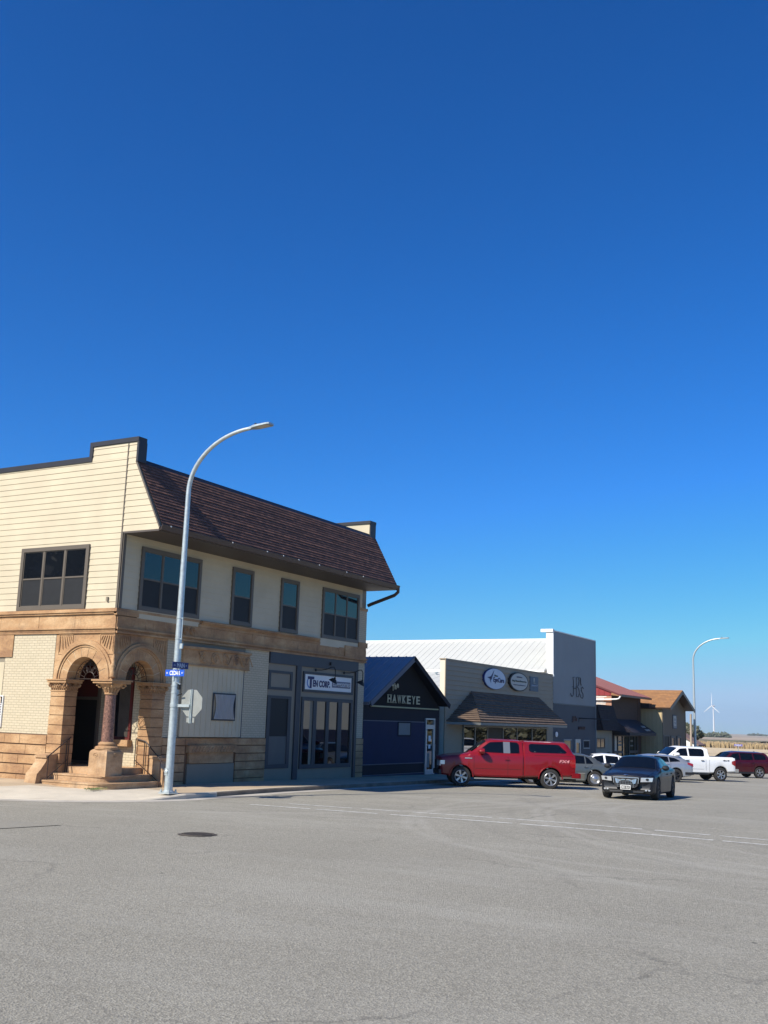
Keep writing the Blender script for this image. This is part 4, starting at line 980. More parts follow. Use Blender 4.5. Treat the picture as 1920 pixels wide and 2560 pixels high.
# --- brick shop with red metal roof
rb_ = thing('brick_shop', (75, 23.7, -.6), 'brown brick shop with low red metal roof and dark awning', 'building')
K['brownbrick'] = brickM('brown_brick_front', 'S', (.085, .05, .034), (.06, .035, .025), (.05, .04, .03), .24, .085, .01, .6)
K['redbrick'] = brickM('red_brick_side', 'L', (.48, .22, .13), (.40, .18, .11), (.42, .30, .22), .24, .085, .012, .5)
K['redmetal'] = M('red_roof_metal', (.125, .030, .035), .55, metal=.15, var=.05); K['redpanel'] = M('red_ribbed_panel', (.25, .03, .035), .5, var=.06)
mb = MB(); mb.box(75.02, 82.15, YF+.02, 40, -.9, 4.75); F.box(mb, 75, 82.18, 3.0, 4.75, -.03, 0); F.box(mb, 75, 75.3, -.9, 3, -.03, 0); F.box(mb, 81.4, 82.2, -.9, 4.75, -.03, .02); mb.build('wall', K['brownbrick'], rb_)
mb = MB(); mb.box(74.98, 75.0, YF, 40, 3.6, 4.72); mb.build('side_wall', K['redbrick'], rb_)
mb = MB(); y = 24.05; z = 4.66
for r_ in range(7):
    z = 4.64-r_*.105; mb.box(74.97, 74.979, 24.05+random.uniform(0, .25), 30, z-.032, z+.03)
K['peel'] = M('peeling_white_paint', (.66, .64, .6), .8, var=.1, scale=8); mb.build('painted_bricks', K['peel'], rb_)
sl_ = (6.15-4.85)/(26.6-23.05)
mb = MB(); e = Vector((74.85, 23.02, 4.82)); t_ = Vector((74.85, 29.5, 4.82+6.48*sl_)); nn_ = Vector((0, -sl_, 1)).normalized()
mb.prism([e, t_, t_-nn_*.12, e-nn_*.12], (7.75, 0, 0)); ribs(mb, e, (1, 0, 0), (t_-e).normalized(), nn_, 7.7, (t_-e).length, .45, .05, .03); mb.build('roof_slope', K['redmetal'], rb_)
mb = MB(); b0 = (74.96, YF+.0, 4.72); pr = [(74.96, YF, 4.72), (74.96, 29.4, 4.72), (74.96, 29.4, 4.60+6.8*sl_), (74.96, YF, 4.60+1.1*sl_)]
mb.prism(pr, (-.02, 0, 0))
for i in range(14): mb.box(74.915, 74.95, YF+.1+i*.4, YF+.15+i*.4, 4.73, 4.62+(1.2+i*.4)*sl_)
mb.build('gable_panel', K['redpanel'], rb_)
mb = MB(); mb.box(74.8, 82.65, 22.92, 23.04, 4.66, 4.80); mb.build('gutter', K['gutter'], rb_)
mb = MB(); mb.tube([(74.78, 22.98, 4.68), (74.76, 23.08, 4.52), (74.76, 23.25, 4.47), (74.85, 24.6, 4.42), (74.85, 27, 4.42)], .055, 8); mb.build('downspout', K['white'], rb_)
mb = MB(); yo2 = 22.45; za, zb2 = 3.1, 2.18
mb.poly([(75.1, YF, za), (81.2, YF, za), (82.0, yo2, zb2), (76.0, yo2, zb2)]); mb.poly([(75.1, YF, za), (76.0, yo2, zb2), (75.1, YF, zb2)]); mb.poly([(81.2, YF, za), (82.0, yo2, zb2), (82.1, YF, zb2)])
mb.box(75.2, 82.0, yo2, YF, zb2-.22, zb2-.01)
K['awn_dark'] = M('dark_awning_canvas', (.022, .018, .024), .7, var=.2); a2 = mb.build('awning', K['awn_dark'], rb_)
V = (Vector((75.1, YF, za))-Vector((76.0, yo2, zb2))).normalized()
text(a2, 'lettering', 'FARM', Vector((79.95, yo2+.45, zb2+.36)), (1, 0, 0), Vector((0, YF-yo2, za-zb2)), .8, .2, K['sign_cream'], .03, .04)
text(a2, 'lettering', 'REALTY', Vector((79.8, yo2+.12, zb2+.12)), (1, 0, 0), Vector((0, YF-yo2, za-zb2)), 1.2, .2, K['sign_cream'], .03, .04)
mb = MB(); F.frame(mb, 75.35, 81.3, -.8, 2.0, .12, -.01, .05)
for e in (76.2, 77.4, 79.0, 80.4): F.box(mb, e, e+.12, -.7, 1.9, 0, .05)
F.box(mb, 75.4, 77.4, .68, .85, 0, .05); F.box(mb, 79.1, 81.2, .68, .85, 0, .05)
K['sfgrey'] = M('grey_shopfront', (.11, .105, .10), .6, var=.05); sfb = mb.build('shopfront', K['sfgrey'], rb_)
g = MB(); F.rect(g, 75.4, 81.25, -.75, 1.95, .0); g.build('pane', K['glass'], sfb, fix=False)
mb = MB(); F.box(mb, 75.55, 76.0, .85, 1.9, .01, .03); mb.build('window_poster', K['creamtrim'], sfb)
Ft(sfb, 'HOMES', 76.4, 1.45, .8, .1, K['sign_cream'], .02, .02); Ft(sfb, 'FARMS', 76.4, 1.2, .8, .13, K['sign_cream'], .02, .02)
Ft(sfb, 'REAL', 79.4, 1.5, .6, .12, K['sign_cream'], .02, .02); Ft(sfb, 'ESTATE', 79.4, 1.15, .6, .1, K['sign_cream'], .02, .02)

# --- tan gabled building that steps forward
tb = thing('tan_gabled_building', (82.9, 22.2, -.7), 'tan building with orange brown shingle roof and gable to the street', 'building')
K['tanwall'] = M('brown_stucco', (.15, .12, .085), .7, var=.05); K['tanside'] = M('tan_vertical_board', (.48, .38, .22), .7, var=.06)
T = Pl('S', 22.2); TL = Pl('L', 82.9)
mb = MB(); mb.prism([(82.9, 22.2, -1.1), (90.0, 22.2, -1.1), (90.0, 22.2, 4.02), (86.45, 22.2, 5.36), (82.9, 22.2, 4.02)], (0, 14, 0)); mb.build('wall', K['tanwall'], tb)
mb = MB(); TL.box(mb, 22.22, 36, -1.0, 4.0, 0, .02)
y = 22.25
while y < 26: TL.box(mb, y, y+.05, -1, 4.0, .02, .045); y += .3
mb.build('board_siding', K['tanside'], tb)
mb = MB(); T.box(mb, 82.87, 83.0, -1, 4.0, 0, .03); T.box(mb, 89.9, 90.03, -1, 4.0, 0, .03); mb.build('corner_board', K['taupe'], tb)
sh, fa = MB(), MB()
for xe, in ((82.55,), (90.4,)):
    zz_ = 4.12; a = Vector((xe, 21.5, zz_)); b = Vector((86.45, 21.5, 5.56)); U = (a-b); U.normalize()
    nn_ = Vector((0, 1, 0)).cross(U); nn_ = nn_ if nn_.z > 0 else -nn_
    V = -U; lap(sh, a, (0, 1, 0), V, nn_, [(0, 0), (14.6, 0), (14.6, (b-a).length), (0, (b-a).length)], .14, .02, .0, .3)
    fa.prism([a-nn_*.01, b-nn_*.01, b-nn_*.26, a-nn_*.26], (0, -.04, 0)); fa.prism([a-nn_*.01, b-nn_*.01, b-nn_*.12, a-nn_*.12], (0, 14.6, 0))
sh.build('roof_shingles', K['shingle_rust'], tb); fa.build('barge_board', K['gutter'], tb)
mb = MB(); mb.box(82.2, 82.9, 23.0, 25.0, 4.05, 4.4); mb.build('roof_curb', K['cap'], tb)
v = MB(); T.frame(v, 85.9, 87.0, 2.55, 3.62, .05, 0, .06); T.box(v, 85.95, 86.95, 2.6, 3.57, 0, .04); ts_ = tag(v.build('tall_sign', K['bluegrey'], None), 'tall pale sign panel high on the tan gabled building', 'sign')
v = MB(); T.box(v, 86.0, 86.9, 2.64, 3.54, .045, .055); v.build('sign_face', K['sign_cream'], ts_)
v = MB(); q_ = .058
for pts in ([(86.2, 3.25), (86.45, 3.45), (86.7, 3.25), (86.6, 3.15), (86.3, 3.15)], [(86.15, 2.98), (86.45, 3.12), (86.8, 2.95), (86.6, 2.98), (86.45, 2.82), (86.3, 2.98)]):
    v.prism([T.w(a, b, .06) for a, b in pts], (0, .01, 0))
v.build('emblem', K['grey_ink'], ts_); text(ts_, 'lettering', 'SALON', T.w(86.1, 2.68, .056), RX, UZ, .7, .09, K['grey_ink'], .006, .02)
window(tb, T, 85.15, 86.25, .95, 2.0, 1, False, (K['sfgrey'], K['glass'], K['glass']), t=.16)
window(tb, T, 87.0, 88.2, .95, 2.0, 1, False, (K['sfgrey'], K['glass'], K['glass']), t=.16)
v = MB(); T.frame(v, 83.1, 84.7, -.7, 2.05, .1, 0, .05); dr = v.build('entrance_door', K['sfgrey'], tb)
g = MB(); T.rect(g, 83.2, 84.6, -.6, 1.95, .01); g.build('door_pane', K['black'], dr, fix=False)
# white metal roof edge seen behind
wb = thing('rear_building', (84, 40, -.7), 'flat building with white roof edge behind the red roof', 'building')
mb = MB(); mb.box(83, 97, 40, 52, -1.2, 7.2); mb.build('wall', K['tanwall'], wb); mb = MB(); mb.box(82.8, 97.2, 39.8, 52.2, 7.2, 7.4); mb.build('roof_edge', K['white'], wb)

# --- beyond: white house
ho = thing('white_house', (112, 26.6, -1.2), 'white gabled house with brown roof beyond the tan building', 'building')
mb = MB(); mb.prism([(112, 26.6, -1.6), (112, 36, -1.6), (112, 36, 1.1), (112, 31.5, 3.9), (112, 26.6, 1.05)], (2.3, 0, 0)); mb.build('wall', K['white'], ho)
K['brownroof'] = M('brown_roof', (.20, .13, .115), .9, var=.1, scale=4)
mb = MB()
for ye, ze in ((26.3, .92), (36.3, .95)): mb.prism([(111.75, ye, ze), (111.75, 31.5, 3.95), (111.75, 31.5, 4.1), (111.75, ye, ze+.14)], (2.9, 0, 0))
mb.build('roof', K['brownroof'], ho)
mb = MB(); mb.box(111.95, 112.0, 26.75, 27.7, -.6, .45); mb.build('window', K['black'], ho)
mb = MB(); mb.box(112.3, 114.1, 26.55, 26.6, -1.2, .3); mb.build('side_wall_shade', K['bluegrey'], ho)  # grey panel paints the shade on the white wall facing the street

# --- across the street (only its reflection shows in the shop windows)
ac = thing('steel_warehouse', (80, -20, 0), 'pale steel warehouse with blue base across the street', 'building')
mb = MB(); mb.box(62, 120, -34, -14, 1.4, 6.5); mb.build('wall', K['white_metal'], ac)
mb = MB(); mb.box(61.95, 120.05, -34.05, -13.95, -1.5, 1.4); mb.build('base_cladding', K['navy'], ac)
mb = MB(); ribs(mb, (62, -14, 1.4), (1, 0, 0), (0, 0, 1), (0, 1, 0), 20, 5.1, .5, .2, .06); mb.build('rib', K['steel_lo'], ac)

# ============================================================ street furniture
def street_lamp(x, y, z, label):
    r = thing('street_lamp', (x, y, z), label, 'street lamp', 'curved arm street lamps')
    b = MB(); b.box(x-.2, x+.2, y-.2, y+.2, z, z+.035)
    for sx in (-1, 1):
        for sy in (-1, 1): b.lathe((x+sx*.15, y+sy*.15, z+.035), [(.035, 0), (.035, .05), (.02, .055), (.02, .09)], 8)
    b.lathe((x, y, z), [(.17, .03), (.17, .06), (.14, .09)], 20); b.build('base_plate', K['galv'], r)
    h = [0.05, 2, 4, 6, 8, 9.0]; pts = [(x, y, z+t) for t in h]; rad = [.125-.0058*t*1.0 for t in h]
    n = 16; A_, B_ = 2.35, 1.78
    for i in range(1, n+1):
        t = math.pi/2*i/n*.96; pts.append((x, y-A_*(1-math.cos(t)), z+9.0+B_*math.sin(t))); rad.append(.073-.018*i/n)
    m_ = MB(); m_.tube(pts, rad, 16); m_.build('mast', K['galv'], r)
    d = Vector(pts[-1])-Vector(pts[-2]); d.normalize(); e = Vector(pts[-1])
    hd = MB(); sd = Vector((1, 0, 0)); u_ = sd.cross(d); u_ = u_ if u_.z > 0 else -u_
    prof = [(0, .05, .05), (.08, .06, .055), (.16, .13, .06), (.3, .16, .055), (.72, .17, .035), (.80, .13, .03)]
    rows_ = [[e+d*a-sd*w_-u_*.035, e+d*a-sd*w_+u_*t_*.3, e+d*a-sd*w_*.6+u_*t_, e+d*a+sd*w_*.6+u_*t_, e+d*a+sd*w_+u_*t_*.3, e+d*a+sd*w_-u_*.035, e+d*a-sd*w_-u_*.035] for a, w_, t_ in prof]
    hd.grid(rows_); hd.poly(rows_[0][:6]); hd.poly(rows_[-1][:6])
    ho_ = hd.build('lamp_head', K['galv'], r)
    g = MB(); g.poly([e+d*.3-sd*.12-u_*.037, e+d*.7-sd*.13-u_*.037, e+d*.7+sd*.13-u_*.037, e+d*.3+sd*.12-u_*.037]); K.setdefault('lens', M('lamp_lens', (.55, .50, .40), .3, var=0)); g.build('lens', K['lens'], ho_)
    g = MB(); g.lathe(e+d*.22+u_*.05, [(.035, 0), (.035, .06), (.02, .075)], 10); g.build('photocell', K['black'], ho_)
    return r
lx, ly = 24.72, 21.1; lz = gz(lx, ly)+.15
l1 = street_lamp(lx, ly, lz, 'tall galvanised street lamp on the corner with street name signs')
for z in (3.05, 3.25, 2.72, 3.62, 2.55): mb = MB(); mb.lathe((lx, ly, 0), [(.118, z-.02), (.118, z+.02)], 20); mb.build('clamp_band', K['galv'], l1)
mb = MB(); mb.tube([(lx-.03, ly-.14, 4.62), (lx-.03, ly-.14, 5.28)], .012, 6)
for z in (4.64, 5.26): mb.lathe((lx, ly, 0), [(.108, z-.012), (.108, z+.012)], 20); mb.box(lx-.045, lx-.015, ly-.15, ly-.09, z-.012, z+.012)
mb.build('banner_bracket', K['galv'], l1)
mb = MB(); mb.box(lx-.05, lx+.0, ly-.20, ly-.1, 4.35, 4.5); mb.build('socket_box', K['galv'], l1)
mb = MB(); mb.lathe((lx-.11, ly+.02, lz+.62), [(.06, .0), (.06, -.03), (.03, -.04)], 14, 'X'); mb.box(lx-.13, lx-.1, ly-.035, ly+.075, lz+.52, lz+.72); mb.build('hand_hole_cover', K['galv'], l1)
mb = MB(); mb.lathe((lx+.02, ly-.13, 3.16), [(.0, -.02), (.05, .0), (.05, .12), (.03, .14)], 10); mb.tube([(lx, ly-.12, 2.98), (lx-.02, ly-.28, 3.02)], .02, 6); mb.build('band_buckle', K['black'], l1)
ssg = thing('street_name_signs', (lx, ly, 3.5), 'blue CEDAR street sign and navy MAIN sign clamped to the corner lamp', 'sign')
PC = Pl('L', lx-.13)
v = MB(); PC.box(v, ly-.42, ly+.30, 3.53, 3.72, 0, .008); b1 = v.build('cedar_sign', K['blue_sign'], ssg)
text(b1, 'lettering', 'CEDAR', PC.w(ly+.13, 3.56, .009), (0, -1, 0), UZ, .40, .13, K['white'], .004, .02)
text(b1, 'lettering', 'W', PC.w(ly+.265, 3.59, .009), (0, -1, 0), UZ, .07, .06, K['white'], .004, 0); text(b1, 'lettering', 'ST', PC.w(ly-.315, 3.60, .009), (0, -1, 0), UZ, .07, .05, K['white'], .004, 0)
PM = Pl('S', ly-.13)
v = MB(); PM.box(v, lx-.35, lx+.37, 3.76, 3.95, 0, .008); b2 = v.build('main_sign', K['navy_sign'], ssg)
text(b2, 'lettering', 'MAIN', PM.w(lx-.15, 3.79, .009), RX, UZ, .34, .13, K['sign_blue'], .004, .02); text(b2, 'lettering', 'N', PM.w(lx-.29, 3.82, .009), RX, UZ, .06, .06, K['sign_blue'], .004, 0); text(b2, 'lettering', 'ST', PM.w(lx+.24, 3.83, .009), RX, UZ, .06, .05, K['sign_blue'], .004, 0)
v = MB(); v.box(lx-.13, lx-.1, ly-.03, ly+.03, 3.4, 3.74); v.box(lx-.03, lx+.03, ly-.13, ly-.1, 3.6, 3.95); v.tube([(lx-.1, ly-.1, 3.36), (lx-.02, ly-.2, 3.3)], .02, 6); v.build('bracket', K['galv'], ssg)
# stop sign seen from behind
sgp = thing('stop_sign', (lx, ly, 2.6), 'back of an octagonal stop sign bracketed to the corner lamp', 'sign')
sy, sz, ra = 20.52, 2.76, .42
v = MB(); v.prism([(lx+.10, sy+ra*math.cos(R(22.5+45*k)), sz+ra*math.sin(R(22.5+45*k))) for k in range(8)], (.006, 0, 0)); v.build('plate', K['sign_back'], sgp)
K['stopred'] = M('sign_red', (.42, .02, .02), .4, var=0)
v = MB(); v.prism([(lx+.108, sy+.40*math.cos(R(22.5+45*k)), sz+.40*math.sin(R(22.5+45*k))) for k in range(8)], (.002, 0, 0)); fc = v.build('front_face', K['stopred'], sgp)
text(fc, 'lettering', 'STOP', (lx+.111, sy-.27, sz-.11), (0, 1, 0), UZ, .54, .22, K['white'], .002, .03)
v = MB(); v.box(lx+.05, lx+.10, sy-.035, sy-.015, sz-.58, sz+.40); v.box(lx+.05, lx+.10, sy+.015, sy+.035, sz-.58, sz+.40); v.box(lx+.09, lx+.10, sy-.03, sy+.03, sz-.58, sz+.40)
v.box(lx+.0, lx+.06, sy+.02, ly-.08, sz-.12, sz-.04); v.lathe((lx, ly, 0), [(.125, sz-.13), (.125, sz-.03)], 20); v.build('bracket', K['galv'], sgp)
v = MB()
for a in (-.13, .05): v.box(lx+.10, lx+.106, sy+a, sy+a+.11, sz-.56, sz-.42)
v.build('small_plate', K['sign_back'], sgp)
street_lamp(91.3, 21.75, gz(91.3, 21.75)+.15, 'distant galvanised street lamp behind the white pickup')
up = thing('utility_pole', (108, 26.2, -1.1), 'weathered wooden utility pole near the white house', 'pole')
v = MB(); v.tube([(108, 26.15, -1.5), (108, 26.1, 4.05)], [.13, .10], 10); K['wood'] = M('weathered_wood', (.34, .28, .22), .9, var=.2, scale=3, stretch=(1, 1, .1)); v.build('shaft', K['wood'], up)
sp_ = thing('street_name_post', (104, 20.8, gz(104, 20.8)), 'small blue street name sign on a post beyond the maroon car', 'sign')
v = MB(); v.tube([(104, 20.85, gz(104, 20.8)-.1), (104, 20.85, 1.16)], .03, 6); v.build('post', K['galv'], sp_)
v = MB(); v.box(103.98, 104.0, 20.45, 21.2, 1.16, 1.34); K['mauve'] = M('faded_blue_sign', (.14, .13, .40), .5, var=0); s_ = v.build('name_plate', K['mauve'], sp_)
text(s_, 'lettering', 'MAPLE', Vector((103.975, 21.1, 1.2)), (0, -1, 0), UZ, .5, .1, K['white'], .004, .01)
# wind turbine
tx, ty, tz = 3160., .2212*3160, -6.0
wt = thing('wind_turbine', (tx, ty, tz), 'white wind turbine standing on the far horizon', 'wind turbine')
K['turb'] = M('turbine_white', (.60, .62, .64), .5, var=0)
v = MB(); v.tube([(tx, ty, tz), (tx, ty, tz+80)], [2.6, 1.5], 16); v.build('tower', K['turb'], wt)
hub = Vector((tx-4, ty+2, tz+81.5)); ax_ = Vector((-.80, .60, 0)).normalized(); sd = Vector((ax_.y, -ax_.x, 0))
v = MB(); v.tube([hub+ax_*2, hub-ax_*9], [2.3, 1.9], 10); v.build('nacelle', K['turb'], wt)
v = MB(); v.tube([hub+ax_*1.8, hub+ax_*3.2, hub+ax_*4.2], [1.8, 1.5, .4], 12); v.build('hub', K['turb'], wt)
for k in range(3):
    a = R(91+120*k); d = sd*math.cos(a)+Vector((0, 0, 1))*math.sin(a); c_ = d.cross(ax_)
    pts = [(1, .9), (5, 1.9), (9, 2.1), (20, 1.5), (32, .9), (39.5, .25)]
    v = MB(); rows_ = [[hub+ax_*2.6+d*r_+c_*w_+ax_*.2, hub+ax_*2.6+d*r_+ax_*.6*w_*.5, hub+ax_*2.6+d*r_-c_*w_*.6, hub+ax_*2.6+d*r_-ax_*.3, hub+ax_*2.6+d*r_+c_*w_+ax_*.2] for r_, w_ in pts]
    v.grid(rows_); v.build('blade', K['turb'], wt)

# ============================================================ plants and fields
def leafM(name, c):
    m, t, p = nm(name); p.inputs['Roughness'].default_value = .7
    ob = N(t, 'ShaderNodeTexCoord').outputs['Object']
    t.links.new(mixc(t, ramp(t, noi(t, pos(t), .5, 5), ((.35, 0), (.65, 1))), tuple(x*.6 for x in c), tuple(min(1, x*1.45) for x in c)), p.inputs['Base Color']); return m
K['leaf'] = leafM('tree_leaves', (.075, .085, .048)); K['leaf2'] = leafM('dusty_leaves', (.115, .115, .075)); K['bark'] = M('bark', (.12, .09, .065), .9, var=.3, scale=5)
def tree(x, y, z, h, rad, label, leaf='leaf', n=2200, ls=.35, group='trees beyond the last shop', squash=.8, seed=1, cat='tree'):
    rnd = random.Random(seed); r = thing('tree', (x, y, z), label, cat, group)
    t = MB(); t.tube([(x, y, z-.3), (x+.1, y, z+h*.3), (x, y+.1, z+h*.6)], [h*.035, h*.025, h*.012], 8)
    cl = []
    for i in range(16):
        a = rnd.uniform(0, 6.283); el = rnd.uniform(-.5, 1.3); rr = rad*rnd.uniform(.35, .82)
        c = Vector((x+math.cos(a)*math.cos(el)*rr, y+math.sin(a)*math.cos(el)*rr, z+h-rad*squash*1.05+math.sin(el)*rr*squash)); cl.append((c, rad*rnd.uniform(.25, .45)))
        if i % 2: t.tube([(x, y, z+h*rnd.uniform(.22, .45)), tuple((Vector((x, y, z+h*.45))+c)/2), tuple(c)], [h*.014, h*.009, h*.003], 5)
    t.build('trunk', K['bark'], r)
    f = MB()
    for i in range(n):
        c, cr_ = cl[rnd.randrange(len(cl))]; d = Vector((rnd.gauss(0, 1), rnd.gauss(0, 1), rnd.gauss(0, 1))).normalized()*cr_*rnd.uniform(.55, 1.08)
        d.z *= squash; p = c+d; u = Vector((rnd.gauss(0, 1), rnd.gauss(0, 1), rnd.gauss(0, .6))).normalized(); w_ = u.orthogonal().normalized(); s_ = ls*rnd.uniform(.5, 1.2)
        f.poly([p-u*s_-w_*s_*.35, p+u*s_*.2-w_*s_*.6, p+u*s_, p+u*s_*.1+w_*s_*.6])
    f.build('crown', K[leaf], r, fix=False); return r
zt_ = lambda x, y: gz(x, y)
tree(262, 68.4, zt_(262, 68), 7.4, 3.3, 'tree half hidden by the tan building corner', 'leaf2', 1800, .30, seed=3)
tree(255, 64.2, zt_(255, 64), 7.3, 3.2, 'broad tree behind the distant street lamp', 'leaf', 2200, .30, seed=4)
tree(252, 60.6, zt_(252, 60), 6.6, 2.7, 'tree at the open end of the clump beside the fields', 'leaf', 2000, .28, seed=5)
tree(285, 70.5, zt_(285, 70), 7.0, 3.2, 'tree at the rear of the clump beyond the white house', 'leaf2', 1500, .32, seed=6)
tree(118, 29.0, -1.4, 4.6, 1.3, 'small grey leaved tree beside the brown house roof', 'leaf2', 700, .16, seed=7)
# far tree line
f = MB(); rnd = random.Random(5)
for (px, py, w_, h_) in ((1500, 1500*.2235, 10, 8), (1520, 1520*.2175, 7, 8), (1500, 1500*.2125, 7, 8.5), (1540, 1540*.2095, 4, 6), (3600, 3600*.184, 30, 9), (3700, 3700*.166, 60, 8), (3700, 3700*.158, 40, 10)):
    for i in range(260):
        a = rnd.uniform(-1, 1); p = Vector((px+rnd.uniform(-6, 6), py+a*w_, gz(px, py)-.5+rnd.uniform(0, 1)*h_*(1-.5*a*a)*rnd.uniform(.6, 1))); s_ = rnd.uniform(.8, 1.8)*(1+px/4000)
        u = Vector((rnd.gauss(0, .5), rnd.gauss(0, 1), rnd.gauss(0, 1))).normalized(); w2 = u.orthogonal().normalized()
        f.poly([p-u*s_, p-w2*s_*.6, p+u*s_, p+w2*s_*.6])
o = f.build('far_tree_line', K['leaf'], fix=False); o['kind'] = 'stuff'; o['label'] = 'far off trees along the horizon'; o['category'] = 'tree line'
# standing corn, hedge strip
K['corn'] = M('ripe_corn', (.30, .225, .125), .95, var=.35, scale=.6, stretch=(.3, 3, 1), bump=.6, bscale=2)
f = MB(); rnd = random.Random(8)
nx, ny = 14, 260; rows_ = []
for i in range(nx):
    x = 452+i*5; r_ = []
    for j in range(ny):
        y = 40+j*.62+i*.3; r_.append((x, y, gz(x, y)+2.2+rnd.uniform(-.35, .3)))
    rows_.append(r_)
f.grid([[(p[0], p[1], gz(p[0], p[1])-.2) for p in rows_[0]], rows_[0]]); f.grid(rows_)
for j in range(900):
    y = rnd.uniform(40, 200); x = 451.5+rnd.uniform(-1.5, .3); h_ = rnd.uniform(1.5, 2.6); z = gz(x, y)
    f.poly([(x, y, z), (x, y+.25, z), (x+.1, y+.5, z+h_), (x, y+.15, z+h_)])
o = f.build('corn_field', K['corn'], fix=False); o['kind'] = 'stuff'; o['label'] = 'strip of ripe standing corn across the field'; o['category'] = 'crop'
K['hedge'] = M('dull_green_crop', (.12, .11, .05), .95, var=.3, scale=.3)
f = MB(); f.grid([[(x, y, gz(x, y)+(1.3+random.uniform(-.2, .2) if 0 < i < 8 else 0)) for y in frange(.2060*640, .2290*640+30, 3)] for i, x in enumerate(frange(640, 800, 20))])
o = f.build('green_crop_strip', K['hedge'], fix=False); o['kind'] = 'stuff'; o['label'] = 'low dull green crop strip in the far field'; o['category'] = 'crop'
# stubble tufts at the road end, weeds
f = MB(); rnd = random.Random(9)
for i in range(1500):
    x = rnd.uniform(101, 150); y = rnd.uniform(14, 34)*x/110; s_ = rnd.uniform(.1, .35)*(1+ (rnd.random() < .06)*2.0); z = gz(x, y)
    f.poly([(x, y-s_*.4, z-.05), (x, y+s_*.4, z-.05), (x+rnd.uniform(-.1, .1), y+rnd.uniform(-.1, .1), z+s_)])
K['drygrass'] = M('dry_grass', (.30, .27, .14), .95, var=.4, scale=.5); o = f.build('rough_grass', K['drygrass'], fix=False); o['kind'] = 'stuff'; o['label'] = 'rough dry grass at the end of the street'; o['category'] = 'grass'
K['weed'] = leafM('weed_green', (.09, .13, .03))
def weeds(name, cx, cy, cz, n, sp, h, label, seed):
    f = MB(); rnd = random.Random(seed)
    for i in range(n):
        x = cx+rnd.gauss(0, sp); y = cy+rnd.gauss(0, sp*.5); a = rnd.uniform(0, 6.28); hh = h*rnd.uniform(.4, 1.1); d = Vector((math.cos(a), math.sin(a), 0))
        p = Vector((x, y, cz)); f.poly([p-d.orthogonal()*.006, p+d*hh*.4+Vector((0, 0, hh*.8))+Vector((.012, .01, 0)), p+d*hh+Vector((0, 0, hh*.7)), p+d*hh*.4+Vector((0, 0, hh*.6))])
    return tag(f.build(name, K['weed'], fix=False), label, 'weeds')
weeds('weeds', 23.85, 23.15, gz(23.9, 23.1)+.15, 150, .16, .10, 'green weeds growing in the crack before the stone steps', 3)
sh_ = thing('shrub', (71.9, 22.9, -.35), 'dark round shrub against the pale low shop', 'shrub')
f = MB(); rnd = random.Random(4)
for i in range(900):
    d = Vector((rnd.gauss(0, 1), rnd.gauss(0, 1), rnd.gauss(0, 1))).normalized()*rnd.uniform(.6, 1); p = Vector((71.95, 22.9, .25))+Vector((d.x*.5, d.y*.45, d.z*.6)); u = Vector((rnd.gauss(0, 1), rnd.gauss(0, 1), rnd.gauss(0, 1))).normalized(); w_ = u.orthogonal()
    f.poly([p-u*.06, p-w_*.03, p+u*.06, p+w_*.03])
f.build('foliage', K['leaf'], sh_, fix=False); f = MB(); f.tube([(71.95, 22.9, -.4), (71.95, 22.9, .3)], .05, 6); f.build('stem', K['bark'], sh_)
# off-view trees whose reflection darkens the upper side windows and the clinic glass
tree(2, 58, 0, 17, 7.5, 'large shade tree across the side street', 'leaf', 1500, 1.0, 'trees across the streets', seed=21)
tree(-9, 60, 0, 17, 7.5, 'second large shade tree across the side street', 'leaf', 1500, 1.0, 'trees across the streets', seed=22)
tree(12, 66, 0, 16, 7.0, 'third shade tree behind the side street lawn', 'leaf', 1500, 1.0, 'trees across the streets', seed=23)
for i, (x, y, lb) in enumerate(((121, -9, 'tree across the street past the warehouse'), (129, -10, 'second tree past the warehouse'), (137, -11, 'third tree past the warehouse'), (146, -12, 'fourth tree past the warehouse'), (156, -13, 'fifth tree past the warehouse'))):
    tree(x, y, -1.5, 8, 5.8, lb, 'leaf2', 2400, .75, 'trees across the streets', seed=30+i)
# ============================================================ vehicles
def paint(name, c, metal=.0, rough=.35, coat=.6): return M(name, c, rough, metal=metal, var=0, coat=coat, obj=True)
K['carglass'] = M('car_glass', (.003, .004, .005), .02, var=0, ior=1.5); K['tyre'] = M('tyre_rubber', (.028, .027, .026), .85, var=.1, obj=True)
K['rim'] = M('alloy_rim', (.48, .49, .50), .3, metal=.85, var=0); K['rimdark'] = M('rim_gap', (.02, .02, .022), .6, var=0); K['chrome'] = M('chrome', (.75, .76, .78), .1, metal=1, var=0)
K['plastic'] = M('black_plastic', (.018, .018, .02), .5, var=0); K['hl'] = M('headlight_lens', (.60, .63, .66), .12, metal=.5, var=0); K['tl'] = M('tail_light', (.32, .012, .015), .15, var=0, coat=1)
K['plate'] = M('number_plate', (.72, .72, .70), .4, var=0); K['underbody'] = M('underbody', (.012, .012, .012), .9, var=0)
wheel_mesh = {}
def lerp(a, b, t): return a+(b-a)*t
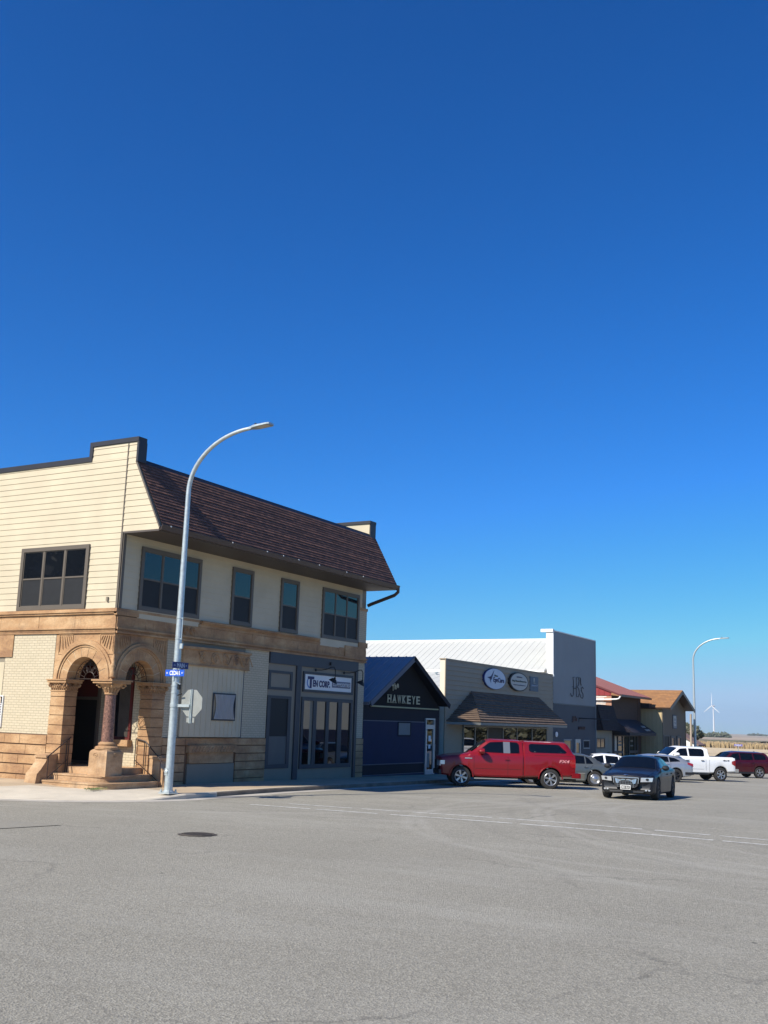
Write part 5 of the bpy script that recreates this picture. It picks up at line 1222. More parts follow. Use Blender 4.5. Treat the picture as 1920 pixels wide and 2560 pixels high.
class Car:
    def __init__(s, name, label, cat, keys, sF, wb, wr_, bow=.12, rbow=.06, arch=1.18, bed=None, group=None):
        s.keys = keys; s.sF = sF; s.wb = wb; s.wr = wr_; s.bow = bow; s.rbow = rbow; s.ar = wr_*arch; s.bed = bed
        s.x0 = sF+wb/2; s.L = keys[-1][0]; s.root = thing(name, (0, 0, 0), label, cat, group, rz=1e-9); org[s.root.name] = Vector()
    def key(s, q):
        ks = s.keys
        if q <= ks[0][0]: return ks[0]
        for a, b in zip(ks, ks[1:]):
            if q <= b[0]:
                t = (q-a[0])/(b[0]-a[0]); return [lerp(u, v, t) for u, v in zip(a, b)]
        return ks[-1]
    def sec(s, q):
        _, hw, zs, zb, wr, zr, zc = s.key(q); za = zs
        for c in (s.sF, s.sF+s.wb):
            if abs(q-c) < s.ar: za = max(za, s.wr+math.sqrt(s.ar**2-(q-c)**2))
        z3 = max(zs+(zb-zs)*.5, za+.04); z3 = min(z3, zb-.11)
        pts = [(0, max(zs, za)), (hw*.9, za), (hw*.985, za+.03 if za > zs else zs+.07), (hw, z3), (hw*.995, zb-.10), (hw*.965, zb-.02), (hw*.94, zb)]
        pts += [(lerp(hw*.93, wr, .55)+.012, lerp(zb, zr, .5)), (wr+.01, zr-.05), (wr*.95, zr-.008), (wr*.55, lerp(zr, zc, .75)), (0, zc)]
        if s.bed and s.bed[0] < q < s.bed[1]:
            pts[7:] = [(hw*.93, zb+.03), (hw*.90, zb+.04), (hw*.86, zb+.035), (hw*.84, zb-.45), (0, zb-.48)]
        return pts
    def xs(s, q, y, hw):
        x = s.x0-q; k = (y/hw)**2 if hw else 0
        x -= s.bow*k*max(0, 1-q/.9); x += s.rbow*k*max(0, 1-(s.L-q)/.7); return x
    def sy(s, q, z):
        p = s.sec(q)
        for a, b in zip(p[2:], p[3:]):
            if min(a[1], b[1])-1e-6 <= z <= max(a[1], b[1])+1e-6 and abs(b[1]-a[1]) > 1e-6: return lerp(a[0], b[0], (z-a[1])/(b[1]-a[1]))
        return p[3][0]
    def topz(s, q, y):
        p = s.sec(q)[8:]
        for a, b in zip(p, p[1:]):
            if b[0]-1e-6 <= abs(y) <= a[0]+1e-6: return lerp(a[1], b[1], (abs(y)-a[0])/(b[0]-a[0]) if a[0] != b[0] else 0)
        return p[0][1]
    def body(s, mat, under=None):
        qs = set(round(q, 4) for q in frange(0, s.L, .12))
        for k in s.keys: qs.add(round(k[0], 4))
        for c in (s.sF, s.sF+s.wb):
            for i in range(17): qs.add(round(c-s.ar*math.cos(math.pi*i/16), 4))
        if s.bed:
            for b in s.bed: qs.add(b-.004); qs.add(b+.004)
        qs = sorted(q for q in qs if 0 <= q <= s.L); mb = MB(); rows_ = []
        for q in qs:
            p = s.sec(q); hw = s.key(q)[1]; full = [(y, z) for y, z in p]+[(-y, z) for y, z in p[-2:0:-1]]
            rows_.append([(s.xs(q, y, hw), y, z) for y, z in full])
        n = len(rows_[0]); np_ = 12; mb.smooth = True
        for i in range(len(rows_)-1):
            for j in range(n):
                jn = (j+1) % n; mb.cur = 1 if j in (0, n-1) else 0
                mb.poly([rows_[i][j], rows_[i+1][j], rows_[i+1][jn], rows_[i][jn]])
        mb.cur = 0
        for r_ in (rows_[0], rows_[-1]):
            for k in range(1, np_-1):
                a, b, c, d = r_[k], r_[k+1], r_[(n-k-1) % n], r_[(n-k) % n]
                if k == np_-1: continue
                mb.poly([a, b, c, d])
            mb.poly([r_[0], r_[1], r_[n-1]])
        b = mb.build('body', [mat, K['underbody']], s.root, sharp=32)
        bm_ = bmesh.new(); bm_.from_mesh(b.data); bmesh.ops.remove_doubles(bm_, verts=bm_.verts, dist=.0008); bmesh.ops.recalc_face_normals(bm_, faces=bm_.faces); bm_.to_mesh(b.data); bm_.free(); b.data.set_sharp_from_angle(angle=R(32))
        return b
    def strip(s, q0, q1, bot, top, off=.006, sides=(1, -1), n=None, m=5):
        """patch on the body side between the lower and upper lines (lists of (q, z))"""
        def f(l, q):
            if not hasattr(l, '__len__'): return l
            if q <= l[0][0]: return l[0][1]
            for a, b in zip(l, l[1:]):
                if q <= b[0]: return lerp(a[1], b[1], (q-a[0])/(b[0]-a[0]))
            return l[-1][1]
        n = n or max(2, int((q1-q0)/.08)+1); mb = MB(); mb.smooth = True
        for sg in sides:
            mb.grid([[(s.xs(q, 1, 1e9), sg*(s.sy(q, z)+off), z) for z in [lerp(f(bot, q), f(top, q), j/(m-1)) for j in range(m)]] for q in frange(q0, q1, (q1-q0)/n)])
        return mb
    def side_glass(s, wins, mat=None):
        for w_ in wins:
            for sg in (1, -1): s.strip(*w_, off=.007, sides=(sg,)).build('side_window', mat or K['carglass'], s.root, fix=False)
    def top_glass(s, q0, q1, name, inset=.93, off=.010, y_in=None):
        mb = MB(); mb.smooth = True; rows_ = []
        for q in frange(q0, q1, (q1-q0)/8):
            p = s.sec(q); w_ = p[8][0]*inset; dz = (s.topz(q+.02, 0)-s.topz(q-.02, 0))/.04; nx_ = dz/math.hypot(dz, 1); nz_ = 1/math.hypot(dz, 1)
            rows_.append([(s.x0-q+nx_*off, y, s.topz(q, y)+nz_*off) for y in frange(-w_, w_, w_/5)])
        mb.grid(rows_); return mb.build(name, K['carglass'], s.root, fix=False)
    def wheels(s, spokes, track, kind='alloy', dark=False):
        key = (spokes, s.wr, kind, dark)
        for c, sg, in ((s.sF, 1), (s.sF, -1), (s.sF+s.wb, 1), (s.sF+s.wb, -1)):
            w_ = bpy.data.objects.new('wheel', None); col.objects.link(w_); w_.parent = s.root; w_.location = (s.x0-c, sg*track/2, s.wr); org[w_.name] = Vector()
            if sg < 0: w_.rotation_euler = (0, 0, math.pi)
            if key not in wheel_mesh:
                r = s.wr; t = MB(); t.lathe((0, 0, 0), [(r*.62, -.12), (r*.9, -.125), (r*.985, -.10), (r, -.06), (r, .06), (r*.985, .10), (r*.9, .125), (r*.66, .12), (r*.64, .09), (r*.62, .02)], 36, 'Y'); a = t.build('tyre', K['tyre'], w_)
                g = MB(); g.cur = 0; g.lathe((0, 0, 0), [(r*.66, .118), (r*.635, .125), (r*.60, .118), (r*.59, .05)], 36, 'Y', False)
                g.cur = 1; g.lathe((0, 0, 0), [(r*.61, .045), (.01, .045)], 24, 'Y'); g.cur = 0
                if kind == 'alloy':
                    for k in range(spokes):
                        a0 = 2*math.pi*k/spokes+.3; d = Vector((math.cos(a0), 0, math.sin(a0))); e_ = Vector((-math.sin(a0), 0, math.cos(a0))); w1, w2 = r*.06, r*.115*(6/spokes)**.5
                        g.prism([d*r*.1-e_*w1+Vector((0, .06, 0)), d*r*.1+e_*w1+Vector((0, .06, 0)), d*r*.61+e_*w2+Vector((0, .07, 0)), d*r*.61-e_*w2+Vector((0, .07, 0))], (0, .042, 0))
                    g.lathe((0, 0, 0), [(r*.16, .05), (r*.16, .115), (r*.1, .125), (.005, .128)], 20, 'Y')
                else:
                    g.lathe((0, 0, 0), [(r*.60, .10), (r*.50, .115), (r*.42, .09), (r*.30, .12), (.005, .135)], 28, 'Y')
                b = g.build('rim', [K['plastic'] if dark else K['rim'], K['rimdark']], w_); wheel_mesh[key] = (a.data, b.data)
            else:
                for nm_, me in zip(('tyre', 'rim'), wheel_mesh[key]):
                    o = bpy.data.objects.new(nm_, me); col.objects.link(o); o.parent = w_
    def mirror(s, q, z, mat, sz=1):
        for sg in (1, -1):
            y = s.sy(q, z-.02); x = s.x0-q; mb = MB(); mb.smooth = True; rows_ = []
            for i, (dx, k) in enumerate(((.10, .35), (.07, .8), (.0, 1), (-.09, .95), (-.10, .6))):
                rows_.append([(x+dx*sz, sg*(y+.17*sz+.13*sz*k*math.cos(a*math.pi/6)), z+.03+.095*sz*k*math.sin(a*math.pi/6)) for a in range(13)])
            mb.grid(rows_); mb.poly(rows_[0][:12]); mb.poly(rows_[-1][:12]); mb.smooth = False
            mb.prism([(x+.02, sg*(y-.03), z-.03), (x-.04, sg*(y-.03), z-.03), (x-.04, sg*(y-.03), z+.02), (x+.02, sg*(y-.03), z+.02)], (0, sg*.12, 0)); mb.build('mirror', mat, s.root)
    def handles(s, qz, mat):
        for q, z in qz:
            for sg in (1, -1):
                y = s.sy(q, z); x = s.x0-q; mb = MB(); mb.box(x-.09, x+.09, sg*(y-.01), sg*(y+.035), z-.018, z+.018); mb.build('door_handle', mat, s.root)
    def seams(s, lines):
        mb = MB()
        for q0, z0, q1, z1 in lines:
            n = 7
            for sg in (1, -1):
                for i in range(n):
                    a, b = i/n, (i+1)/n; P = []
                    for t, e in ((a, -1), (b, -1), (b, 1), (a, 1)):
                        dq, dz = q1-q0, z1-z0; l = math.hypot(dq, dz); q = lerp(q0, q1, t)-dz/l*.006*e; z = lerp(z0, z1, t)+dq/l*.006*e
                        P.append((s.x0-q, sg*(s.sy(q, z)+.0035), z))
                    mb.poly(P)
        mb.build('door_seam', K['underbody'], s.root, fix=False)
    def front(s, name, poly, mat, off=.01, q=.0, thick=.02, sides=(1, -1)):
        for sg in sides:
            mb = MB(); hw = s.key(q)[1]
            pts = [(s.xs(q, y, hw)+off, sg*y, z) for y, z in poly]; mb.prism(pts, (-thick-off, 0, 0)); mb.build(name, mat, s.root)
    def rear(s, name, poly, mat, off=.01, thick=.02, sides=(1, -1)):
        hw = s.key(s.L)[1]
        for sg in sides:
            mb = MB(); mb.prism([(s.xs(s.L, y, hw)-off, sg*y, z) for y, z in poly], (thick+off, 0, 0)); mb.build(name, mat, s.root)
    def place(s, x, y, hx, hy, z0=None, z1=None):
        """origin midway between the axles at (x, y), heading (hx, hy)"""
        h = Vector((hx, hy)).normalized(); f = Vector((x, y))+h*s.wb/2; r_ = Vector((x, y))-h*s.wb/2
        zf = gz(*f)+.004 if z0 is None else z0; zr = gz(*r_)+.004 if z1 is None else z1
        s.root.rotation_mode = 'XYZ'; s.root.rotation_euler = (0, -math.atan2(zf-zr, s.wb), math.atan2(h.y, h.x)); s.root.location = (x, y, (zf+zr)/2)
    def place_rl(s, cx, cy, hx, hy, track):
        h = Vector((hx, hy)).normalized(); l = Vector((-h.y, h.x)); o = Vector((cx, cy))-l*track/2+h*s.wb/2; s.place(o.x, o.y, hx, hy)
PG = 'vehicles parked at an angle to the kerb'
# keys: q, half width, sill z, belt z, roof half width, roof edge z, roof centre z
# ---- red pickup with a topper
tk = [(0, .90, .62, 1.00, .80, 1.03, 1.06), (.06, .93, .45, 1.10, .82, 1.14, 1.18), (.35, .97, .42, 1.17, .84, 1.21, 1.25), (1.25, 1.0, .42, 1.27, .86, 1.31, 1.35), (1.35, 1.0, .42, 1.33, .86, 1.36, 1.38), (2.03, 1.0, .42, 1.345, .74, 1.84, 1.88), (2.3, 1.0, .42, 1.35, .73, 1.90, 1.94),
      (3.40, 1.0, .42, 1.35, .73, 1.89, 1.93), (3.52, 1.0, .44, 1.35, .74, 1.86, 1.90)]
rp = Car('red_pickup', 'red extended cab pickup with matching topper parked nose to the kerb', 'pickup truck', tk+[(3.54, .975, .44, 1.35, .70, 1.82, 1.86), (3.58, .975, .44, 1.35, .70, 1.82, 1.86), (3.60, 1.0, .44, 1.36, .80, 1.87, 1.91), (5.30, 1.0, .5, 1.36, .79, 1.86, 1.90), (5.42, 1.0, .5, 1.36, .77, 1.80, 1.84), (5.72, .98, .55, 1.35, .86, 1.37, 1.39)], .98, 3.68, .40, bow=.14, rbow=.03, arch=1.19, group=PG)
red = paint('red_car_paint', (.21, .0015, .006), .1, .4)
rp.body(red)
rp.side_glass([(1.66, 2.72, [(1.66, 1.40), (2.72, 1.38)], [(1.66, 1.42), (2.16, 1.80), (2.72, 1.83)]), (3.0, 3.38, [(3.0, 1.38), (3.38, 1.39)], [(3.0, 1.83), (3.30, 1.82), (3.38, 1.72)]), (3.78, 5.34, [(3.78, 1.52), (3.88, 1.44), (5.28, 1.44), (5.34, 1.47)], [(3.78, 1.74), (3.86, 1.79), (5.02, 1.78), (5.34, 1.50)])])
K['pillar'] = M('reflection_and_mesh_grey', (.20, .22, .24), .3, metal=.4, var=0)
rp.strip(2.72, 3.0, 1.38, 1.83, off=.008).build('pillar_reflection', K['pillar'], rp.root, fix=False)  # grey strip paints a reflection onto the red pillar
rp.top_glass(1.42, 2.02, 'windshield'); rp.wheels(6, 1.72); rp.mirror(1.78, 1.40, red, 1.25)
rp.handles([(2.86, 1.13)], red); rp.seams([(1.50, .5, 1.50, 1.33), (2.90, .5, 2.90, 1.33), (3.52, .5, 3.52, 1.33), (1.55, .74, 3.45, .74), (4.0, 1.335, 5.6, 1.335)])
mb = MB(); 
for sg in (1, -1): mb.box(rp.x0-3.3, rp.x0-1.5, sg*.9, sg*1.06, .33, .375)
mb.build('running_board', K['chrome'], rp.root)
for c in (rp.sF, rp.sF+rp.wb):
    mb = MB()
    for sg in (1, -1):
        mb.tube([(rp.x0-c-math.cos(a*math.pi/14)*(rp.ar+.015), sg*1.0, .40+math.sin(a*math.pi/14)*(rp.ar+.015)) for a in range(15)], .022, 6)
    mb.build('arch_lip', red, rp.root)
rp.front('grille', [(.0, .66), (.48, .66), (.48, 1.02), (0, 1.02)], K['plastic'], .02); rp.front('headlight', [(.55, .80), (.88, .80), (.88, 1.0), (.55, 1.02)], K['hl'], .03); rp.front('bumper', [(0, .46), (.94, .48), (.92, .64), (0, .64)], K['plastic'], .08)
rp.strip(.12, .30, .86, 1.02, off=.01, n=3).build('headlight_side', K['hl'], rp.root, fix=False)
mb = rp.strip(5.46, 5.70, [(5.46, 1.0), (5.56, .88), (5.70, .86)], [(5.46, 1.20), (5.7, 1.22)], off=.012, n=5); mb.build('tail_light', K['tl'], rp.root, fix=False)
rp.rear('tail_light_rear', [(.76, .86), (.96, .86), (.96, 1.22), (.80, 1.22)], K['tl'])
mb = MB(); mb.box(rp.x0-5.92, rp.x0-5.66, -.98, .98, .46, .66); 
for sg in (1, -1): mb.box(rp.x0-5.86, rp.x0-5.55, sg*.90, sg*1.01, .47, .66)
mb.build('rear_bumper', red, rp.root)
mb = MB(); mb.box(rp.x0-5.0, rp.x0-.9, -.5, .5, .34, .5); mb.tube([(rp.x0-5.3, .5, .38), (rp.x0-5.8, .6, .38)], .035, 8); mb.build('chassis', K['underbody'], rp.root)
K['decal'] = M('pink_decal', (.75, .30, .30), .5, var=0)
def cartext(car, body, q, z, wd, ht, mat, off=.014, bold=.02, shear=.2):
    y = car.sy(q, z+ht/2); return text(car.root, 'lettering', body, Vector((car.x0-q, y+off, z)), (-1, 0, 0), (0, 0, 1), wd, ht, mat, .004, bold, shear)
cartext(rp, 'FX4', 5.02, 1.06, .42, .12, K['decal']); 
mb = MB()
for q in (4.02, 5.1):
    for sg in (1, -1): mb.box(rp.x0-q-.02, rp.x0-q+.02, sg*(rp.sy(q, 1.47)+.002), sg*(rp.sy(q, 1.47)+.02), 1.465, 1.485)
mb.build('window_latch', K['chrome'], rp.root)
mb = rp.strip(1.12, 1.42, 1.12, 1.155, off=.01, n=3, sides=(1, -1)); mb.build('fender_badge', K['chrome'], rp.root, fix=False)
rp.place_rl(42.45, 16.05, -.535, .845, 1.75)
# ---- dark saloon coming towards the corner
ck = [(0, .80, .34, .66, .62, .70, .73), (.06, .87, .22, .74, .68, .77, .81), (.30, .93, .18, .82, .74, .85, .89), (1.0, .95, .18, .91, .80, .945, .985), (1.42, .95, .18, .96, .82, .985, 1.02), (1.50, .95, .18, .985, .82, 1.0, 1.035), (2.25, .95, .18, 1.0, .66, 1.40, 1.445), (2.7, .95, .18, 1.0, .64, 1.455, 1.49),
      (3.3, .95, .18, 1.01, .63, 1.44, 1.48), (3.7, .95, .18, 1.02, .66, 1.36, 1.40), (4.25, .94, .2, 1.03, .74, 1.08, 1.12), (4.85, .90, .25, 1.03, .78, 1.05, 1.08), (5.0, .86, .35, .98, .74, 1.0, 1.02)]
ch = Car('dark_saloon', 'dark blue grey saloon with chrome grille wings driving towards the intersection', 'car', ck, .92, 3.05, .365, bow=.20, rbow=.1, arch=1.16)
dk = paint('dark_blue_paint', (.007, .008, .012), .1, .45, .25); ch.body(dk)
ch.side_glass([(1.78, 2.80, [(1.78, 1.03), (2.80, 1.04)], [(1.78, 1.05), (2.3, 1.33), (2.80, 1.39)]), (2.88, 3.62, [(2.88, 1.04), (3.62, 1.06)], [(2.88, 1.39), (3.35, 1.38), (3.62, 1.31)]), (3.66, 3.92, [(3.66, 1.06), (3.92, 1.07)], [(3.66, 1.30), (3.92, 1.15)])])
ch.top_glass(1.56, 2.24, 'windshield', .97); ch.top_glass(3.72, 4.22, 'rear_window', .9)
ch.strip(1.70, 3.98, [(1.70, 1.0), (3.98, 1.03)], [(1.70, 1.022), (3.98, 1.045)], off=.009).build('belt_moulding', K['chrome'], ch.root, fix=False)
ch.wheels(10, 1.66, dark=True); ch.mirror(1.86, 1.05, K['plastic'], 1.0); ch.handles([(2.72, .86), (3.62, .88)], dk)
ch.seams([(1.52, .35, 1.60, .98), (2.84, .3, 2.84, 1.0), (3.70, .6, 3.80, 1.0)])
ch.front('grille', [(0, .40), (.30, .40), (.40, .48), (.42, .72), (0, .73)], K['plastic'], .03)
ch.front('grille_frame', [(.405, .55), (.425, .54), (.445, .74), (.425, .74)], K['chrome'], .045)
ch.front('grille_top_bar', [(0, .725), (.43, .72), (.43, .75), (0, .755)], K['chrome'], .045)
ch.front('grille_wing', [(.02, .67), (.10, .685), (.20, .66), (.34, .70), (.37, .69), (.33, .55), (.26, .52), (.22, .60), (.12, .64), (.02, .64)], K['chrome'], .05)
mb = MB(); xg = ch.x0+.042
for k in range(5): mb.box(xg, xg+.006, -.3, .3, .43+k*.055, .437+k*.055)
for k in range(7): mb.box(xg, xg+.006, -.27+k*.09, -.263+k*.09, .41, .66)
mb.build('grille_mesh', K['pillar'], ch.root)
ch.front('headlight', [(.49, .60), (.86, .62), (.89, .755), (.51, .745)], K['hl'], .035)
ch.front('headlight_lamp', [(.71+.05*math.cos(t*math.pi/8), .69+.04*math.sin(t*math.pi/8)) for t in range(16)], K['rimdark'], .043, thick=.005)
ch.front('lower_intake', [(0, .235), (.55, .235), (.62, .30), (0, .30)], K['plastic'], .03, q=.06)
for y_ in (.66, .76): ch.front('fog_light', [(y_+.038*math.cos(t*math.pi/6), .33+.03*math.sin(t*math.pi/6)) for t in range(12)], K['hl'], .03, q=.06)
mb = MB(); mb.box(ch.x0+.05, ch.x0+.065, -.17, .17, .335, .485); pt_ = mb.build('number_plate', K['plate'], ch.root)
mb = MB(); mb.box(ch.x0+.065, ch.x0+.068, -.145, .145, .355, .465); mb.build('plate_field', K['black'], pt_)
for y_ in (.125, -.015): text(pt_, 'lettering', 'RED' if y_ > 0 else 'ELK', Vector((ch.x0+.068, -y_-.0, .375)), (0, 1, 0), (0, 0, 1), .11, .07, K['plate'], .003, .02)
mb = MB(); mb.lathe((ch.x0-.02, 0, .80), [(.001, .0), (.02, .03)], 8); 
for sg in (1, -1): mb.prism([(ch.x0-.05, 0, .815), (ch.x0-.06, sg*.10, .825), (ch.x0-.04, 0, .835)], (.012, 0, 0))
mb.build('bonnet_badge', K['chrome'], ch.root)
mb = MB()
for y0_ in (-.38, .38):                                            # seats seen through the glass are only hinted at by head rests
    mb.lathe((ch.x0-2.75, y0_, 1.02), [(.02, 0), (.11, .03), (.12, .15), (.08, .22)], 12)
mb.build('head_rest', K['plastic'], ch.root)
ch.place(39.18, 11.37, -.9957, -.092)
# ---- saloon keys reused
def saloon(name, label, mat, wheelkind, place, lower=None, scale=1.0, spokes=5):
    k = [(0, .78, .35, .64, .62, .67, .70), (.08, .86, .22, .70, .70, .73, .77), (1.1, .93, .2, .88, .78, .90, .95), (1.45, .93, .2, .92, .80, .94, .98), (2.2, .93, .2, .95, .62, 1.35, 1.39), (2.7, .93, .2, .96, .60, 1.40, 1.44), (3.3, .93, .2, .96, .60, 1.385, 1.425), (3.75, .93, .2, .965, .63, 1.26, 1.30), (4.2, .92, .2, .97, .74, 1.01, 1.04), (4.9, .88, .25, .95, .74, .97, 1.0), (5.05, .84, .4, .90, .70, .92, .93)]
    c = Car(name, label, 'car', k, .95, 2.85, .335, arch=1.16, group=PG); c.body(mat)
    c.side_glass([(1.75, 2.62, [(1.75, .98), (2.62, .985)], [(1.75, 1.0), (2.2, 1.29), (2.62, 1.35)]), (2.72, 3.35, [(2.72, .985), (3.35, .99)], [(2.72, 1.35), (3.35, 1.31)]), (3.41, 3.72, [(3.41, .99), (3.72, .995)], [(3.41, 1.30), (3.55, 1.23), (3.72, 1.03)])])
    c.top_glass(1.5, 2.18, 'windshield'); c.top_glass(3.72, 4.18, 'rear_window', .9); c.wheels(spokes, 1.6, wheelkind); c.mirror(1.85, 1.0, mat); c.handles([(2.55, .84), (3.38, .85)], K['chrome'])
    c.seams([(1.55, .4, 1.62, .94), (2.68, .35, 2.68, .95), (3.55, .75, 3.72, .95)])
    c.strip(1.45, 3.35, .55, .585, off=.01).build('side_moulding', K['chrome'], c.root, fix=False)
    if lower: c.strip(1.35, 3.32, .26, .54, off=.007).build('lower_panel', lower, c.root, fix=False); c.strip(4.25, 4.95, .3, .54, off=.007).build('lower_panel', lower, c.root, fix=False)
    c.rear('tail_light', [(.45, .66), (.82, .66), (.82, .84), (.45, .84)], K['tl']); c.front('headlight', [(.45, .52), (.76, .52), (.76, .64), (.45, .64)], K['hl'])
    c.place_rl(*place, 1.62); return c
gs = saloon('grey_saloon', 'old green grey two tone saloon with chrome hubcaps behind the red pickup', paint('green_grey_paint', (.115, .13, .13), .5, .4), 'hubcap', (47.55, 15.85, -.52, .855), paint('lower_taupe_paint', (.16, .15, .12), .3, .45))
ws = saloon('white_saloon', 'white saloon between the grey saloon and the dark moving car', paint('white_car_paint', (.80, .81, .82), 0, .4), 'alloy', (52.3, 15.75, -.52, .855))
# ---- silver crossover
sk = [(0, .80, .40, .75, .66, .80, .84), (.1, .88, .27, .85, .72, .88, .93), (.95, .93, .25, 1.0, .80, 1.03, 1.08), (1.2, .93, .25, 1.02, .82, 1.05, 1.09), (1.95, .93, .25, 1.03, .66, 1.36, 1.40), (2.5, .93, .25, 1.03, .64, 1.43, 1.47), (3.6, .93, .25, 1.05, .63, 1.40, 1.44), (4.15, .92, .28, 1.07, .62, 1.30, 1.34), (4.6, .90, .36, 1.05, .74, 1.08, 1.12), (4.72, .87, .45, 1.0, .78, 1.03, 1.05)]
sv = Car('silver_crossover', 'silver crossover with dark rear glass partly hidden behind the dark saloon', 'car', sk, .9, 2.78, .355, arch=1.16, group=PG); si = paint('silver_paint', (.42, .44, .47), .6, .35); sv.body(si)
sv.side_glass([(1.55, 2.45, [(1.55, 1.06), (2.45, 1.06)], [(1.55, 1.08), (2.0, 1.30), (2.45, 1.37)]), (2.53, 3.3, [(2.53, 1.06), (3.3, 1.08)], [(2.53, 1.38), (3.3, 1.35)]), (3.36, 3.95, [(3.36, 1.08), (3.95, 1.12)], [(3.36, 1.34), (3.7, 1.29), (3.95, 1.16)])])
sv.top_glass(1.25, 1.93, 'windshield'); sv.top_glass(3.75, 4.55, 'rear_window', .98); sv.wheels(5, 1.6, dark=True); sv.mirror(1.65, 1.12, si)
sv.strip(4.35, 4.68, [(4.35, .98), (4.68, .86)], [(4.35, 1.08), (4.68, 1.02)], off=.014).build('tail_light', K['tl'], sv.root, fix=False)
sv.rear('tail_light_rear', [(.5, .88), (.86, .86), (.86, 1.0), (.5, 1.0)], K['tl']); sv.strip(4.2, 4.70, .42, .56, off=.012).build('bumper_moulding', K['plastic'], sv.root, fix=False); sv.seams([(2.49, .35, 2.49, 1.08), (3.35, .6, 3.4, 1.1)])
sv.strip(1.3, 3.3, .27, .36, off=.012).build('sill_moulding', K['plastic'], sv.root, fix=False); sv.handles([(2.35, .95), (3.2, .97)], si)
sv.place_rl(59.95, 15.40, -.60, .80, 1.62)
# ---- white crew cab pickup
wk = [(0, .92, .62, 1.02, .82, 1.05, 1.08), (.06, .95, .45, 1.12, .84, 1.16, 1.2), (.35, .99, .42, 1.2, .86, 1.23, 1.27), (1.25, 1.01, .44, 1.29, .88, 1.33, 1.37), (1.35, 1.01, .44, 1.345, .88, 1.38, 1.40), (2.03, 1.01, .44, 1.35, .76, 1.85, 1.89), (2.3, 1.01, .44, 1.355, .75, 1.92, 1.96), (3.75, 1.01, .44, 1.36, .75, 1.91, 1.95), (3.92, 1.01, .44, 1.36, .76, 1.85, 1.88), (4.0, 1.01, .46, 1.37, .86, 1.39, 1.41), (5.50, 1.01, .55, 1.37, .86, 1.39, 1.40), (5.62, .99, .55, 1.36, .86, 1.38, 1.39)]
wp = Car('white_pickup', 'white crew cab pickup with open bed parked before the tan building', 'pickup truck', wk, .98, 3.69, .40, bow=.14, rbow=.03, arch=1.19, bed=(4.02, 5.5), group=PG); wh = paint('white_truck_paint', (.82, .83, .83), 0, .4); wp.body(wh)
wp.side_glass([(1.68, 2.60, [(1.68, 1.42), (2.60, 1.40)], [(1.68, 1.44), (2.16, 1.82), (2.60, 1.85)]), (2.70, 3.66, [(2.70, 1.40), (3.60, 1.41), (3.66, 1.47)], [(2.70, 1.85), (3.55, 1.84), (3.66, 1.76)])])
wp.top_glass(1.42, 2.02, 'windshield'); wp.wheels(6, 1.72); wp.mirror(1.80, 1.44, wh, 1.25); wp.handles([(2.55, 1.16), (3.50, 1.17)], K['plastic']); wp.seams([(1.52, .5, 1.52, 1.34), (2.65, .5, 2.65, 1.34), (3.94, .5, 3.94, 1.34), (3.72, .6, 3.72, 1.34), (1.6, .68, 3.6, .68)])
wp.strip(5.36, 5.61, [(5.36, 1.02), (5.61, .90)], [(5.36, 1.18), (5.61, 1.24)], off=.012, n=4).build('tail_light', K['tl'], wp.root, fix=False); wp.rear('tail_light_rear', [(.8, .9), (.97, .9), (.97, 1.24), (.84, 1.24)], K['tl'])
cartext(wp, '4x4', 4.78, 1.18, .42, .08, K['plastic']); wp.front('headlight', [(.55, .82), (.9, .82), (.9, 1.02), (.55, 1.04)], K['hl'], .03)
mb = MB(); mb.box(wp.x0-5.82, wp.x0-5.58, -.97, .97, .55, .75); mb.build('rear_bumper', K['chrome'], wp.root)
mb = MB(); mb.box(wp.x0-5.0, wp.x0-.9, -.5, .5, .34, .5); mb.build('chassis', K['underbody'], wp.root)
mb = MB(); mb.box(wp.x0-5.5, wp.x0-4.03, -.92, .92, 1.34, 1.415); mb.build('bed_cover', K['plastic'], wp.root)
mb = MB()
for sg in (1, -1): mb.box(wp.x0-3.9, wp.x0-1.6, sg*.88, sg*1.02, .36, .42)
mb.build('running_board', K['plastic'], wp.root)
wp.place_rl(65.9, 14.30, -.65, .76, 1.75)
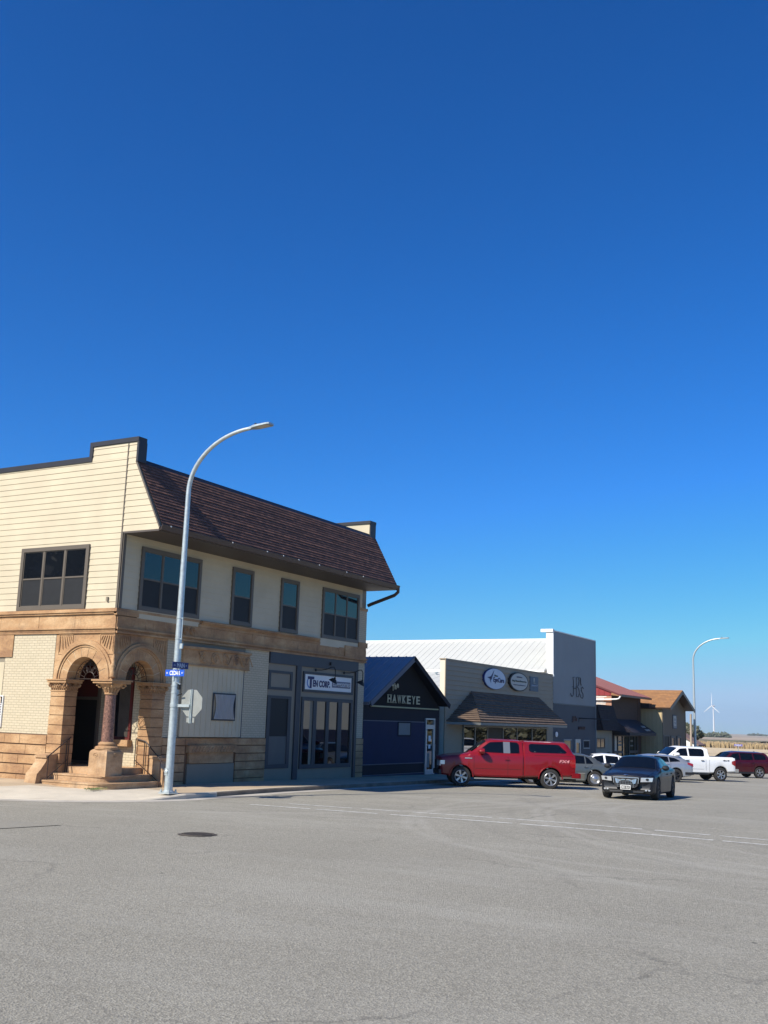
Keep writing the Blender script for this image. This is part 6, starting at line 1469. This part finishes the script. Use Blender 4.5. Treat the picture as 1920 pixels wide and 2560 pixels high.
# ---- maroon sport utility
mk = [(0, .84, .45, .92, .72, .95, .98), (.08, .92, .3, 1.0, .78, 1.03, 1.07), (1.0, .96, .28, 1.12, .83, 1.15, 1.19), (1.25, .96, .28, 1.15, .84, 1.18, 1.22), (1.95, .96, .28, 1.16, .72, 1.66, 1.71), (2.4, .96, .28, 1.17, .70, 1.74, 1.79), (4.2, .96, .3, 1.20, .69, 1.73, 1.78), (4.6, .95, .32, 1.21, .70, 1.66, 1.72), (4.95, .94, .4, 1.16, .78, 1.22, 1.26), (5.08, .90, .48, 1.05, .8, 1.08, 1.1)]
ms = Car('maroon_suv', 'dark maroon sport utility vehicle parked beyond the white pickup', 'car', mk, .92, 3.04, .38, arch=1.14, group=PG); mr_ = paint('maroon_paint', (.070, .004, .012), .35, .3); ms.body(mr_)
ms.side_glass([(1.6, 2.5, [(1.6, 1.20), (2.5, 1.20)], [(1.6, 1.22), (2.05, 1.60), (2.5, 1.66)]), (2.58, 3.5, [(2.58, 1.20), (3.5, 1.23)], [(2.58, 1.67), (3.5, 1.66)]), (3.6, 4.5, [(3.6, 1.24), (4.5, 1.27)], [(3.6, 1.65), (4.3, 1.62), (4.5, 1.5)])])
ms.top_glass(1.3, 1.93, 'windshield'); ms.top_glass(4.62, 4.93, 'rear_window'); ms.wheels(5, 1.66); ms.mirror(1.72, 1.22, mr_); ms.seams([(2.54, .4, 2.54, 1.17), (3.55, .7, 3.55, 1.2)]); ms.handles([(2.4, 1.02), (3.4, 1.04)], mr_)
mb = MB(); mb.box(ms.x0-4.85, ms.x0-4.45, -.62, .62, 1.70, 1.73); mb.build('roof_spoiler', mr_, ms.root); mb = MB(); mb.lathe((ms.x0-4.1, 0, 1.77), [(.05, 0), (.03, .04), (.005, .06)], 8); mb.build('antenna', K['plastic'], ms.root)
ms.strip(4.75, 5.05, .85, 1.02, off=.014).build('tail_light', K['tl'], ms.root, fix=False); ms.strip(1.3, 3.5, .30, .42, off=.010).build('sill_moulding', K['plastic'], ms.root, fix=False)
ms.place_rl(78.3, 14.35, -.66, .75, 1.7)
# ------------------------------------------------------------ thin haze over the fields
hm = bpy.data.materials.new('thin_haze'); hm.use_nodes = True; ht = hm.node_tree; ht.nodes.remove(ht.nodes['Principled BSDF'])
pv = ht.nodes.new('ShaderNodeVolumePrincipled'); pv.inputs['Color'].default_value = (.86, .95, 1, 1); pv.inputs['Density'].default_value = 0.0001; pv.inputs['Anisotropy'].default_value = .2
ht.links.new(pv.outputs[0], ht.nodes['Material Output'].inputs['Volume'])
mb = MB(); mb.box(-410, 7050, -2520, 3520, -8.6, 126); hz = mb.build('haze', hm); hz['kind'] = 'stuff'; hz['label'] = 'thin haze over the distant fields'; hz['category'] = 'haze'
